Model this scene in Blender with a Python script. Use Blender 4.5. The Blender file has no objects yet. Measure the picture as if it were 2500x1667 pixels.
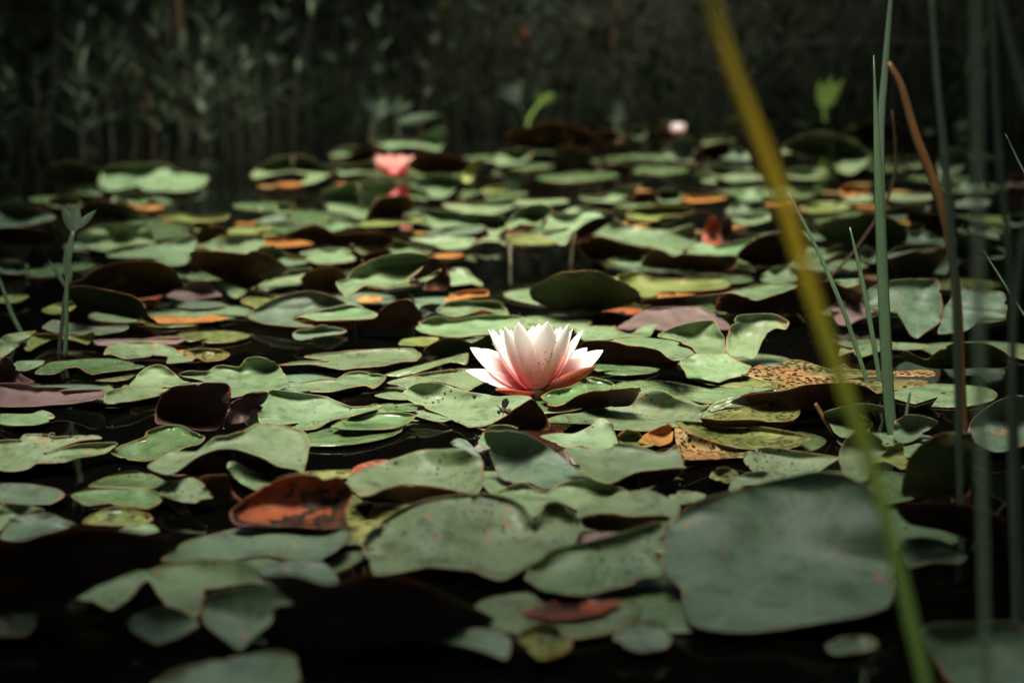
import bpy, math, random
import numpy as np
from mathutils import Vector, Matrix, noise
from mathutils.geometry import delaunay_2d_cdt
R = math.radians
random.seed(7)
sc = bpy.context.scene
COL = sc.collection

# ------------------------------------------------------------------ camera
FPX = 5200.0            # focal length in photograph pixels
CAMZ = 0.48             # lens height above the water, metres
PITCH = math.atan((833.5 + 100.0) / FPX)
cd = bpy.data.cameras.new('camera')
cam = bpy.data.objects.new('camera', cd)
COL.objects.link(cam)
cam.location = (0, 0, CAMZ)
cam.rotation_euler = (math.pi / 2 - PITCH, 0, 0)
cd.sensor_width = 36.0
cd.lens = 36.0 * FPX / 2500.0
cd.clip_start = 0.05
cd.clip_end = 300
cd.dof.use_dof = True
cd.dof.focus_distance = 2.27
cd.dof.aperture_fstop = 4.2
sc.camera = cam

# ------------------------------------------------------------------ sky and sun
SUN_DIR = Vector((-0.08, -0.45, 0.92)).normalized()     # towards the sun
w = bpy.data.worlds.new('World')
sc.world = w
w.use_nodes = True
nt = w.node_tree
sky = nt.nodes.new('ShaderNodeTexSky')
sky.sky_type = 'NISHITA'
sky.sun_disc = False
sky.sun_elevation = math.asin(SUN_DIR.z)
sky.sun_rotation = math.atan2(SUN_DIR.x, SUN_DIR.y)
sky.dust_density = 4.0
sky.ozone_density = 1.0
bg = nt.nodes['Background']
bg.inputs['Strength'].default_value = 0.05
nt.links.new(sky.outputs[0], bg.inputs['Color'])
sl = bpy.data.lights.new('sun', 'SUN')
sl.energy = 1.5
sl.angle = R(22)
sl.color = (1.0, 0.95, 0.86)
sun = bpy.data.objects.new('sun', sl)
COL.objects.link(sun)
sun.rotation_euler = (-SUN_DIR).to_track_quat('-Z', 'Y').to_euler()
sc.view_settings.view_transform = 'Standard'
sc.view_settings.look = 'None'
sc.view_settings.gamma = 1
sc.view_settings.use_curve_mapping = False
sc.view_settings.exposure = 3.0

# ------------------------------------------------------------------ helpers
CP, SP = math.cos(PITCH), math.sin(PITCH)


def ray(px, py):
    a = (px - 1250.0) / FPX
    b = (833.5 - py) / FPX
    return Vector((a, CP + b * SP, -SP + b * CP))


def at_z(px, py, z):
    """photo pixel + height above the water -> point"""
    d = ray(px, py)
    t = (z - CAMZ) / d.z
    return Vector((0, 0, CAMZ)) + d * t


def at_d(px, py, y):
    """photo pixel + distance from the lens -> point"""
    d = ray(px, py)
    return Vector((0, 0, CAMZ)) + d * (y / d.y)


TILES = {'A1': (0, 240, 3.672), 'A2': (620, 240, 3.672), 'A3': (1240, 240, 3.672), 'A4': (1860, 240, 3.672),
         'B1': (0, 640, 3.672), 'B2': (620, 640, 3.672), 'B3': (1240, 640, 3.672), 'B4': (1860, 640, 3.672),
         'C1': (0, 1040, 2.5016), 'C2': (620, 1040, 2.5016), 'C3': (1240, 1040, 2.5016), 'C4': (1860, 1040, 2.5016),
         'F': (0, 0, 1.0)}


def pts(tile, s):
    x0, y0, k = TILES[tile]
    out = []
    for q in s.split():
        a, b = q.split(',')
        out.append((x0 + float(a) / k, y0 + float(b) / k))
    return out


def tag(o, label=None, cat=None, group=None, kind=None):
    if label: o['label'] = label
    if cat: o['category'] = cat
    if group: o['group'] = group
    if kind: o['kind'] = kind
    return o


def mesh_obj(name, verts, faces, mats, parent=None, fmat=None, smooth=True, loc=None, attrs=None):
    me = bpy.data.meshes.new(name)
    if loc is not None:
        verts = [Vector(v) - loc for v in verts]
    me.from_pydata([tuple(v) for v in verts], [], faces)
    for m in (mats if isinstance(mats, (list, tuple)) else [mats]):
        me.materials.append(m)
    if fmat: me.polygons.foreach_set('material_index', fmat)
    if smooth: me.polygons.foreach_set('use_smooth', [True] * len(me.polygons))
    for an, vals in (attrs or {}).items():
        at = me.attributes.new(an, 'FLOAT', 'POINT')
        at.data.foreach_set('value', vals)
    me.update()
    o = bpy.data.objects.new(name, me)
    COL.objects.link(o)
    if loc is not None: o.location = loc
    if parent is not None:
        o.parent = parent
        o.matrix_parent_inverse = Matrix.Identity(4)
        if loc is not None: o.location = loc - parent_world(parent)
    return o


def parent_world(p):
    v = Vector((0, 0, 0))
    while p is not None:
        v = v + p.location
        p = p.parent
    return v


def empty(name, loc):
    o = bpy.data.objects.new(name, None)
    COL.objects.link(o)
    o.location = loc
    o.empty_display_size = 0.02
    return o


def tube(path, radii, flat=1.0, seg=8, side=None):
    """swept tube (elliptical when flat < 1) through the points -> verts, faces"""
    V, F = [], []
    n = len(path)
    for i, p in enumerate(path):
        p = Vector(p)
        t = (Vector(path[min(i + 1, n - 1)]) - Vector(path[max(i - 1, 0)])).normalized()
        s = Vector(side) if side is not None else Vector((1, 0.13, 0))
        u = (s - t * s.dot(t))
        u = u.normalized() if u.length > 1e-5 else Vector((0, 1, 0))
        v = t.cross(u)
        for k in range(seg):
            a = 2 * math.pi * k / seg
            V.append(p + u * math.cos(a) * radii[i] + v * math.sin(a) * radii[i] * flat)
    for i in range(n - 1):
        for k in range(seg):
            a, b = i * seg + k, i * seg + (k + 1) % seg
            F.append((a, b, b + seg, a + seg))
    F.append(tuple(range(seg))[::-1])
    F.append(tuple(range((n - 1) * seg, n * seg)))
    return V, F


def smooth_path(P, n):
    """Catmull-Rom through the points"""
    P = [Vector(p) for p in P]
    out = []
    m = len(P) - 1
    for i in range(n + 1):
        f = i / n * m
        k = min(int(f), m - 1)
        t = f - k
        p1, p2 = P[k], P[k + 1]
        p0 = P[k - 1] if k > 0 else p1 * 2 - p2
        p3 = P[k + 2] if k + 2 <= m else p2 * 2 - p1
        out.append(0.5 * ((2 * p1) + (p2 - p0) * t + (2 * p0 - 5 * p1 + 4 * p2 - p3) * t * t + (3 * p1 - p0 - 3 * p2 + p3) * t ** 3))
    return out


# ------------------------------------------------------------------ materials
def newmat(name):
    m = bpy.data.materials.new(name)
    m.use_nodes = True
    n = m.node_tree.nodes
    n.clear()
    return m, n, m.node_tree.links


def ramp(n, l, src, p0, p1, c0=(0, 0, 0, 1), c1=(1, 1, 1, 1)):
    r = n.new('ShaderNodeValToRGB')
    r.color_ramp.elements[0].position = p0
    r.color_ramp.elements[1].position = p1
    r.color_ramp.elements[0].color = c0
    r.color_ramp.elements[1].color = c1
    l.new(src, r.inputs[0])
    return r.outputs[0]


def mixc(n, l, fac, a, b, mode='MIX'):
    m = n.new('ShaderNodeMix')
    m.data_type = 'RGBA'
    m.blend_type = mode
    for sock, v in ((m.inputs[0], fac), (m.inputs[6], a), (m.inputs[7], b)):
        if isinstance(v, (int, float)): sock.default_value = v
        elif isinstance(v, tuple): sock.default_value = v if len(v) == 4 else (*v, 1)
        else: l.new(v, sock)
    return m.outputs[2]


def math_n(n, l, op, a, b=None):
    m = n.new('ShaderNodeMath')
    m.operation = op
    for i, v in enumerate((a, b)):
        if v is None: continue
        if isinstance(v, (int, float)): m.inputs[i].default_value = v
        else: l.new(v, m.inputs[i])
    return m.outputs[0]


def tex_noise(n, l, co, scale, detail=3, rough=0.55):
    t = n.new('ShaderNodeTexNoise')
    t.inputs['Scale'].default_value = scale
    t.inputs['Detail'].default_value = detail
    t.inputs['Roughness'].default_value = rough
    l.new(co, t.inputs['Vector'])
    return t.outputs['Fac']


def leafmat(name, base, base2, spot=0.3, speck=0.3, rough=0.58, rimc=(0.27, 0.085, 0.022), transl=0.15,
            spotc=(0.30, 0.12, 0.045), wet=0.0, tcol=None, rimw=0.0015, spec=0.45, sscale=165, spscale=75, srad=0.28):
    m, n, l = newmat(name)
    out = n.new('ShaderNodeOutputMaterial')
    pb = n.new('ShaderNodeBsdfPrincipled')
    tc = n.new('ShaderNodeTexCoord')
    oi = n.new('ShaderNodeObjectInfo')
    cv = n.new('ShaderNodeCombineXYZ')
    rr = math_n(n, l, 'MULTIPLY', oi.outputs['Random'], 37.0)
    l.new(rr, cv.inputs[0]); l.new(rr, cv.inputs[2])
    va = n.new('ShaderNodeVectorMath')
    l.new(tc.outputs['Object'], va.inputs[0]); l.new(cv.outputs[0], va.inputs[1])
    co = va.outputs[0]
    big = tex_noise(n, l, co, 16, 3)
    col = mixc(n, l, ramp(n, l, big, 0.35, 0.68), base, base2)
    fine = tex_noise(n, l, co, 130, 4, 0.65)
    col = mixc(n, l, math_n(n, l, 'MULTIPLY', ramp(n, l, fine, 0.3, 0.75), 0.28), col,
               tuple(min(1, c * 1.7) for c in base2))
    # darker damp blotches and thin pale smears
    dn = tex_noise(n, l, co, 34, 6, 0.72)
    col = mixc(n, l, math_n(n, l, 'MULTIPLY', ramp(n, l, dn, 0.48, 0.64), 0.68), col, tuple(c * 0.42 for c in base))
    mp2 = n.new('ShaderNodeMapping'); mp2.inputs['Scale'].default_value = (1.0, 3.2, 1.0); mp2.inputs['Rotation'].default_value = (0, 0, 0.5)
    l.new(co, mp2.inputs['Vector'])
    sm = tex_noise(n, l, mp2.outputs[0], 42, 5, 0.7)
    col = mixc(n, l, math_n(n, l, 'MULTIPLY', ramp(n, l, sm, 0.60, 0.72), 0.35), col, tuple(min(1, c * 1.9) for c in base2))
    # veins radiating from the stalk
    ve = n.new('ShaderNodeAttribute'); ve.attribute_name = 'ang'
    vs = math_n(n, l, 'SINE', math_n(n, l, 'MULTIPLY', ve.outputs['Fac'], 13.0))
    vein = ramp(n, l, vs, 0.90, 1.0)
    col = mixc(n, l, math_n(n, l, 'MULTIPLY', vein, 0.30), col, tuple(min(1, c * 1.8) for c in base))
    # value change from leaf to leaf
    hs = n.new('ShaderNodeHueSaturation')
    l.new(math_n(n, l, 'ADD', math_n(n, l, 'MULTIPLY', oi.outputs['Random'], 0.42), 0.80), hs.inputs['Value'])
    l.new(math_n(n, l, 'ADD', math_n(n, l, 'MULTIPLY', math_n(n, l, 'FRACT', rr), 0.03), 0.486), hs.inputs['Hue'])
    l.new(col, hs.inputs['Color'])
    col = hs.outputs[0]
    # rotten spots: rusty with a dark middle, gated so that only some places have them
    if spot > 0:
        gate = ramp(n, l, tex_noise(n, l, co, 9, 2), 0.62 - 0.3 * spot, 0.70 - 0.3 * spot)
        sp = tex_noise(n, l, co, spscale, 3, 0.6)
        th = 0.74 - 0.16 * spot
        s1 = math_n(n, l, 'MULTIPLY', ramp(n, l, sp, th, th + 0.025), gate)
        col = mixc(n, l, s1, col, spotc)
        s2 = math_n(n, l, 'MULTIPLY', ramp(n, l, sp, th + 0.06, th + 0.11), gate)
        col = mixc(n, l, math_n(n, l, 'MULTIPLY', s2, 0.8), col, (0.10, 0.035, 0.012))
    # black specks (aphids, dirt)
    if speck > 0:
        vo = n.new('ShaderNodeTexVoronoi')
        vo.inputs['Scale'].default_value = sscale
        vo.inputs['Randomness'].default_value = 1.0
        l.new(co, vo.inputs['Vector'])
        d = ramp(n, l, vo.outputs['Distance'], srad - 0.05, srad + 0.05, (1, 1, 1, 1), (0, 0, 0, 1))
        g2 = ramp(n, l, tex_noise(n, l, co, 22, 3, 0.7), 0.66 - 0.22 * speck, 0.74 - 0.22 * speck)
        sep = n.new('ShaderNodeSeparateColor'); l.new(vo.outputs['Color'], sep.inputs[0])
        some = math_n(n, l, 'LESS_THAN', sep.outputs[0], 0.35 + 0.5 * speck)
        f = math_n(n, l, 'MULTIPLY', math_n(n, l, 'MULTIPLY', d, g2), some)
        col = mixc(n, l, f, col, (0.008, 0.008, 0.006))
    # coloured rim
    ed = n.new('ShaderNodeAttribute'); ed.attribute_name = 'edge'
    wob = math_n(n, l, 'ADD', ed.outputs['Fac'], math_n(n, l, 'MULTIPLY', math_n(n, l, 'SUBTRACT', big, 0.5), 0.004))
    rim = ramp(n, l, math_n(n, l, 'DIVIDE', wob, rimw * 2), 0.15, 0.62, (1, 1, 1, 1), (0, 0, 0, 1))
    rs = math_n(n, l, 'ADD', math_n(n, l, 'MULTIPLY', ramp(n, l, tex_noise(n, l, co, 24, 2), 0.40, 0.64), 0.5), 0.1)
    col = mixc(n, l, math_n(n, l, 'MULTIPLY', rim, rs), col, rimc)
    l.new(col, pb.inputs['Base Color'])
    # gloss, with wet places
    rg = ramp(n, l, tex_noise(n, l, co, 30, 4, 0.7), 0.45 - 0.2 * wet, 0.62 - 0.2 * wet,
              (rough, rough, rough, 1), (max(0.1, rough - 0.12 - 0.3 * wet),) * 3 + (1,))
    l.new(rg, pb.inputs['Roughness'])
    pb.inputs['Specular IOR Level'].default_value = spec
    bu = n.new('ShaderNodeBump')
    bu.inputs['Strength'].default_value = 0.35
    bu.inputs['Distance'].default_value = 0.0018
    hh = math_n(n, l, 'ADD', tex_noise(n, l, co, 55, 5, 0.6), math_n(n, l, 'MULTIPLY', vein, 0.6))
    l.new(hh, bu.inputs['Height'])
    l.new(bu.outputs[0], pb.inputs['Normal'])
    if transl > 0:
        tr = n.new('ShaderNodeBsdfTranslucent')
        if tcol: tr.inputs['Color'].default_value = (*tcol, 1)
        else: l.new(col, tr.inputs['Color'])
        mx = n.new('ShaderNodeMixShader')
        mx.inputs[0].default_value = transl
        l.new(pb.outputs[0], mx.inputs[1]); l.new(tr.outputs[0], mx.inputs[2])
        l.new(mx.outputs[0], out.inputs[0])
    else:
        l.new(pb.outputs[0], out.inputs[0])
    return m


M = {}
M['g'] = leafmat('pad_green', (0.085, 0.14, 0.052), (0.138, 0.192, 0.098), 0.3, 0.4)
M['gs'] = leafmat('pad_green_spotted', (0.088, 0.14, 0.055), (0.138, 0.192, 0.1), 0.6, 0.8)
M['y'] = leafmat('pad_yellow_green', (0.105, 0.145, 0.028), (0.165, 0.195, 0.055), 0.5, 0.35)
M['b'] = leafmat('pad_blue_green', (0.066, 0.112, 0.06), (0.1, 0.145, 0.088), 0.5, 0.35)
M['p'] = leafmat('pad_purple', (0.120, 0.080, 0.068), (0.160, 0.112, 0.092), 0.1, 0.1, rimc=(0.16, 0.04, 0.025))
M['o'] = leafmat('pad_rotten_orange', (0.288, 0.104, 0.016), (0.336, 0.176, 0.040), 0.6, 0.7, spotc=(0.10, 0.10, 0.02))
M['s'] = leafmat('pad_speckled_brown', (0.14, 0.165, 0.055), (0.34, 0.155, 0.06), 0.7, 1.3, wet=0.5, sscale=170, spscale=55, srad=0.46)
M['w'] = leafmat('pad_wet_green', (0.068, 0.12, 0.04), (0.12, 0.172, 0.08), 0.35, 0.5, rough=0.36, wet=0.8)
M['m'] = leafmat('pad_mossy', (0.080, 0.112, 0.024), (0.208, 0.216, 0.072), 0.6, 1.1, wet=0.5, sscale=170, srad=0.40)
M['r'] = leafmat('leaf_red', (0.26, 0.075, 0.02), (0.17, 0.05, 0.016), 0.2, 0.3)
M['ro'] = leafmat('pad_rust', (0.27, 0.07, 0.015), (0.13, 0.045, 0.012), 1.45, 0.6, spotc=(0.012, 0.010, 0.006), spscale=30)
UB = dict(rough=0.5, transl=0.28, rimw=0.0016, spec=0.3)
M['ub'] = leafmat('pad_underside_brown', (0.045, 0.025, 0.010), (0.075, 0.034, 0.013), 0.3, 0.1,
                  rimc=(0.32, 0.08, 0.025), tcol=(0.16, 0.06, 0.015), spotc=(0.22, 0.09, 0.03), **UB)
M['ug'] = leafmat('pad_underside_green', (0.055, 0.078, 0.026), (0.075, 0.07, 0.024), 0.3, 0.5,
                  rimc=(0.32, 0.08, 0.025), tcol=(0.07, 0.08, 0.02), spotc=(0.2, 0.17, 0.06), **UB)
M['up'] = leafmat('pad_underside_purple', (0.10, 0.06, 0.05), (0.075, 0.04, 0.035), 0.1, 0.0,
                  rimc=(0.18, 0.05, 0.035), tcol=(0.09, 0.04, 0.03), **UB)
M['uo'] = leafmat('pad_underside_orange', (0.30, 0.075, 0.016), (0.10, 0.05, 0.012), 0.95, 0.4,
                  rimc=(0.34, 0.08, 0.03), tcol=(0.22, 0.06, 0.01), spotc=(0.012, 0.010, 0.006), **UB)


def plainmat(name, c1, c2, scale=30, rough=0.5, transl=0.0, spec=0.4, stretch=None):
    m, n, l = newmat(name)
    out = n.new('ShaderNodeOutputMaterial')
    pb = n.new('ShaderNodeBsdfPrincipled')
    tc = n.new('ShaderNodeTexCoord')
    oi = n.new('ShaderNodeObjectInfo')
    co = tc.outputs['Object']
    if stretch:
        mp = n.new('ShaderNodeMapping')
        mp.inputs['Scale'].default_value = stretch
        l.new(co, mp.inputs['Vector'])
        co = mp.outputs[0]
    nz = tex_noise(n, l, co, scale, 4, 0.6)
    col = mixc(n, l, ramp(n, l, nz, 0.3, 0.7), c1, c2)
    hs = n.new('ShaderNodeHueSaturation')
    l.new(math_n(n, l, 'ADD', math_n(n, l, 'MULTIPLY', oi.outputs['Random'], 0.5), 0.75), hs.inputs['Value'])
    l.new(col, hs.inputs['Color'])
    col = hs.outputs[0]
    l.new(col, pb.inputs['Base Color'])
    pb.inputs['Roughness'].default_value = rough
    pb.inputs['Specular IOR Level'].default_value = spec
    bu = n.new('ShaderNodeBump'); bu.inputs['Strength'].default_value = 0.3; bu.inputs['Distance'].default_value = 0.002
    l.new(nz, bu.inputs['Height']); l.new(bu.outputs[0], pb.inputs['Normal'])
    if transl:
        tr = n.new('ShaderNodeBsdfTranslucent'); l.new(col, tr.inputs['Color'])
        mx = n.new('ShaderNodeMixShader'); mx.inputs[0].default_value = transl
        l.new(pb.outputs[0], mx.inputs[1]); l.new(tr.outputs[0], mx.inputs[2]); l.new(mx.outputs[0], out.inputs[0])
    else:
        l.new(pb.outputs[0], out.inputs[0])
    return m


M['stalk'] = plainmat('stalk', (0.035, 0.04, 0.015), (0.07, 0.045, 0.02), 40)
M['reed'] = plainmat('reed_green', (0.05, 0.095, 0.05), (0.075, 0.13, 0.06), 14, 0.45, 0.15, stretch=(6, 6, 0.6))
M['reed_y'] = plainmat('reed_yellow_green', (0.13, 0.17, 0.02), (0.28, 0.19, 0.015), 3, 0.5, 0.25, stretch=(3, 3, 1.6))
def blademat(name):
    m, n, l = newmat(name)
    out = n.new('ShaderNodeOutputMaterial'); pb = n.new('ShaderNodeBsdfPrincipled')
    tc = n.new('ShaderNodeTexCoord'); sp = n.new('ShaderNodeSeparateXYZ'); l.new(tc.outputs['Object'], sp.inputs[0])
    mp = n.new('ShaderNodeMapping'); mp.inputs['Scale'].default_value = (60, 60, 4); l.new(tc.outputs['Object'], mp.inputs['Vector'])
    nz = tex_noise(n, l, mp.outputs[0], 3, 3)
    f = math_n(n, l, 'ADD', sp.outputs['Z'], math_n(n, l, 'MULTIPLY', math_n(n, l, 'SUBTRACT', nz, 0.5), 0.12))
    r = n.new('ShaderNodeValToRGB'); e = r.color_ramp.elements
    e[0].position = 0.20; e[0].color = (0.16, 0.29, 0.06, 1)
    e[1].position = 0.50; e[1].color = (0.20, 0.21, 0.035, 1)
    for p_, c_ in ((0.27, (0.28, 0.36, 0.04, 1)), (0.33, (0.56, 0.43, 0.03, 1)), (0.42, (0.52, 0.40, 0.03, 1))):
        k = e.new(p_); k.color = c_
    l.new(f, r.inputs[0]); l.new(r.outputs[0], pb.inputs['Base Color']); pb.inputs['Roughness'].default_value = 0.5
    tr = n.new('ShaderNodeBsdfTranslucent'); l.new(r.outputs[0], tr.inputs['Color'])
    mx = n.new('ShaderNodeMixShader'); mx.inputs[0].default_value = 0.35
    l.new(pb.outputs[0], mx.inputs[1]); l.new(tr.outputs[0], mx.inputs[2]); l.new(mx.outputs[0], out.inputs[0])
    return m


M['blade'] = blademat('long_blade')
M['reed_o'] = plainmat('reed_brown', (0.20, 0.095, 0.025), (0.09, 0.05, 0.02), 6, 0.5, 0.1, stretch=(8, 8, 0.8))
M['reed_d'] = plainmat('reed_dark', (0.05, 0.08, 0.055), (0.07, 0.105, 0.062), 10, 0.5, 0.1, stretch=(6, 6, 0.6))
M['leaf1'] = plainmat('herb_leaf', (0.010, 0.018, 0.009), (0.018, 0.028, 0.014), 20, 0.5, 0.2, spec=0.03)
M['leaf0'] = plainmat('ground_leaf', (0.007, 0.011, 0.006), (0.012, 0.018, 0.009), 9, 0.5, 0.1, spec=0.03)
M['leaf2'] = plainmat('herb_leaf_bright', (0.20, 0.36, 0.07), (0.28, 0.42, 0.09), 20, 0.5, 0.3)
M['leaf3'] = plainmat('herb_leaf_rust', (0.22, 0.06, 0.02), (0.13, 0.06, 0.02), 20, 0.6, 0.2)
M['leaf4'] = plainmat('herb_leaf_grey', (0.045, 0.068, 0.043), (0.075, 0.10, 0.062), 20, 0.5, 0.2, spec=0.03)
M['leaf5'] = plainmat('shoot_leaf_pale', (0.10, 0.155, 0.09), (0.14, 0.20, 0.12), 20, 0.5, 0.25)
M['stem'] = plainmat('herb_stem', (0.018, 0.024, 0.013), (0.03, 0.028, 0.014), 20, 0.6)
M['deadstem'] = plainmat('dead_stem', (0.07, 0.035, 0.014), (0.045, 0.026, 0.012), 12, 0.7)
M['bark'] = plainmat('bark', (0.03, 0.027, 0.02), (0.05, 0.042, 0.032), 14, 0.9, stretch=(4, 4, 1))
M['crown'] = plainmat('shade_canopy_leaves', (0.04, 0.06, 0.02), (0.06, 0.085, 0.03), 3, 0.5, 0.15)
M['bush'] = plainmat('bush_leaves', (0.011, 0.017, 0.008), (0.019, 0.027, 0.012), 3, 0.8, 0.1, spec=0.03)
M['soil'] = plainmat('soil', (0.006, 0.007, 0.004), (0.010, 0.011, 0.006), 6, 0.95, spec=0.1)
M['black'] = plainmat('insect_black', (0.006, 0.005, 0.004), (0.012, 0.01, 0.008), 50, 0.35)
M['beefur'] = plainmat('bee_fur', (0.05, 0.026, 0.008), (0.012, 0.008, 0.005), 300, 0.8)

# water
m, n, l = newmat('pond_water')
out = n.new('ShaderNodeOutputMaterial')
pb = n.new('ShaderNodeBsdfPrincipled')
pb.inputs['Base Color'].default_value = (0.0012, 0.0014, 0.001, 1)
pb.inputs['Roughness'].default_value = 0.045
pb.inputs['IOR'].default_value = 1.33
tc = n.new('ShaderNodeTexCoord')
mp = n.new('ShaderNodeMapping'); mp.inputs['Scale'].default_value = (1, 0.6, 1)
l.new(tc.outputs['Object'], mp.inputs['Vector'])
nz = tex_noise(n, l, mp.outputs[0], 16, 2)
bu = n.new('ShaderNodeBump'); bu.inputs['Strength'].default_value = 0.12; bu.inputs['Distance'].default_value = 0.003
l.new(nz, bu.inputs['Height']); l.new(bu.outputs[0], pb.inputs['Normal'])
l.new(pb.outputs[0], out.inputs[0])
M['water'] = m

# petals: white tips running into pink at the base
def petalmat(name, tip, mid, base, rough=0.5):
    m, n, l = newmat(name)
    out = n.new('ShaderNodeOutputMaterial')
    pb = n.new('ShaderNodeBsdfPrincipled')
    at = n.new('ShaderNodeAttribute'); at.attribute_name = 'along'
    ac = n.new('ShaderNodeAttribute'); ac.attribute_name = 'across'
    tc = n.new('ShaderNodeTexCoord')
    nz = tex_noise(n, l, tc.outputs['Object'], 45, 3)
    f = math_n(n, l, 'ADD', at.outputs['Fac'], math_n(n, l, 'MULTIPLY', math_n(n, l, 'SUBTRACT', nz, 0.5), 0.12))
    r = n.new('ShaderNodeValToRGB')
    e = r.color_ramp.elements
    e[0].position = 0.20; e[0].color = (*base, 1)
    e[1].position = 0.80; e[1].color = (*tip, 1)
    k = e.new(0.48); k.color = (*mid, 1)
    l.new(f, r.inputs[0])
    st = math_n(n, l, 'SINE', math_n(n, l, 'MULTIPLY', ac.outputs['Fac'], 46.0))
    col = mixc(n, l, math_n(n, l, 'MULTIPLY', ramp(n, l, st, 0.2, 1.0), 0.04), r.outputs[0], mid)
    l.new(col, pb.inputs['Base Color'])
    pb.inputs['Roughness'].default_value = rough
    pb.inputs['Specular IOR Level'].default_value = 0.25
    bu = n.new('ShaderNodeBump'); bu.inputs['Strength'].default_value = 0.06; bu.inputs['Distance'].default_value = 0.0003
    l.new(st, bu.inputs['Height']); l.new(bu.outputs[0], pb.inputs['Normal'])
    tr = n.new('ShaderNodeBsdfTranslucent'); l.new(col, tr.inputs['Color'])
    mx = n.new('ShaderNodeMixShader'); mx.inputs[0].default_value = 0.5
    l.new(pb.outputs[0], mx.inputs[1]); l.new(tr.outputs[0], mx.inputs[2]); l.new(mx.outputs[0], out.inputs[0])
    return m


M['petal'] = petalmat('petal', (0.97, 0.95, 0.89), (0.95, 0.72, 0.68), (0.88, 0.38, 0.40))
M['sepal'] = petalmat('sepal', (0.42, 0.13, 0.06), (0.55, 0.17, 0.11), (0.50, 0.12, 0.09))
M['petal_far'] = petalmat('petal_rose', (0.90, 0.55, 0.46), (0.86, 0.33, 0.28), (0.70, 0.16, 0.12))
M['stamen'] = plainmat('stamen', (0.55, 0.35, 0.03), (0.65, 0.45, 0.06), 60)
# ------------------------------------------------------------------ setting: pond bed and banks, water
def bank_height(x, y):
    # pond: outline wobbles; outside it the bank rises
    wob = 0.25 * noise.noise(Vector((x * 0.9, y * 0.9, 3.1)))
    d = max(abs(x + 0.1) - 2.35, y - 6.35, -0.75 - y) + wob
    if d < 0:
        return max(-0.5, d * 0.9) - 0.01
    return min(0.34, d * 0.5) + 0.02 * d + 0.05 * noise.noise(Vector((x * 3, y * 3, 0))) * min(1, d)


xs = [-60, -40, -25, -15, -10, -7, -5] + [-4 + 0.2 * i for i in range(41)] + [5, 7, 10, 15, 25, 40, 60]
ys = [-60, -40, -25, -15, -9, -6, -4] + [-3 + 0.2 * i for i in range(66)] + [12, 15, 20, 30, 45, 70]
V = [(x, y, bank_height(x, y)) for y in ys for x in xs]
nx = len(xs)
F = [(j * nx + i, j * nx + i + 1, (j + 1) * nx + i + 1, (j + 1) * nx + i) for j in range(len(ys) - 1) for i in range(nx - 1)]
tag(mesh_obj('ground', V, F, M['soil']), kind='structure')
V = [(x, y, 0) for y in (-1.4, 0.5, 3, 7.0) for x in (-3.1, -1, 1, 3.1)]
F = [(j * 4 + i, j * 4 + i + 1, (j + 1) * 4 + i + 1, (j + 1) * 4 + i) for j in range(3) for i in range(3)]
tag(mesh_obj('water', V, F, M['water']), kind='structure')

# ------------------------------------------------------------------ bushes and added shade canopies round the pond
def leaf_cloud(rnd, center, radii, count, size, shell=0.35, clumps=40):
    """many small two-triangle leaves gathered in clumps through an ellipsoid"""
    V, F = [], []
    cl = []
    for _ in range(clumps):
        while True:
            q = Vector((rnd.uniform(-1, 1), rnd.uniform(-1, 1), rnd.uniform(-1, 1)))
            if shell < q.length < 1: break
        cl.append((q, rnd.uniform(0.16, 0.34)))
    for _ in range(count):
        q, cr = rnd.choice(cl)
        p = q + Vector((rnd.gauss(0, 1), rnd.gauss(0, 1), rnd.gauss(0, 1))) * cr * 0.55
        p = Vector((center[0] + p.x * radii[0], center[1] + p.y * radii[1], center[2] + p.z * radii[2]))
        a = rnd.uniform(0, 6.283)
        u = Vector((math.cos(a), math.sin(a), rnd.uniform(-0.7, 0.3))).normalized()
        v = u.cross(Vector((rnd.uniform(-.6, .6), rnd.uniform(-.6, .6), 1))).normalized()
        s = size * rnd.uniform(0.6, 1.3)
        k = len(V)
        V += [p - u * s, p + v * s * 0.42, p + u * s, p - v * s * 0.42]
        F.append((k, k + 1, k + 2, k + 3))
    return V, F


def tree_meshes(name, base, crown_c, radii, count, size, seed, trunk_r=0.09, shell=0.2, clumps=40, cm='bush'):
    rnd = random.Random(seed)
    base = Vector(base)
    t = empty(name, base)
    top = Vector(crown_c)
    mid = base.lerp(top, 0.45) + Vector((rnd.uniform(-.1, .1), rnd.uniform(-.1, .1), 0.35))
    path = smooth_path([base + Vector((0, 0, -0.3)), base.lerp(mid, 0.5), mid, top], 10)
    V, F = tube(path, [trunk_r * (1 - 0.075 * i) for i in range(11)], seg=8)
    for k in range(9):                                   # limbs into the crown
        s = path[5 + k % 5]
        e = top + Vector((rnd.uniform(-.85, .85) * radii[0], rnd.uniform(-.85, .85) * radii[1], rnd.uniform(-.3, .7) * radii[2]))
        b = s.lerp(e, 0.5) + Vector((0, 0, 0.15))
        v2, f2 = tube(smooth_path([s, b, e], 6), [trunk_r * 0.42 * (1 - 0.13 * i) for i in range(7)], seg=6)
        o = len(V)
        V += v2
        F += [tuple(i + o for i in f) for f in f2]
    mesh_obj('trunk', V, F, M['bark'], parent=t, loc=base)
    V, F = leaf_cloud(rnd, crown_c, radii, count, size, shell, clumps)
    mesh_obj('crown', V, F, M[cm], parent=t, smooth=False, loc=base)
    return t


G_T = 'added canopies shading the pond'


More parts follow.
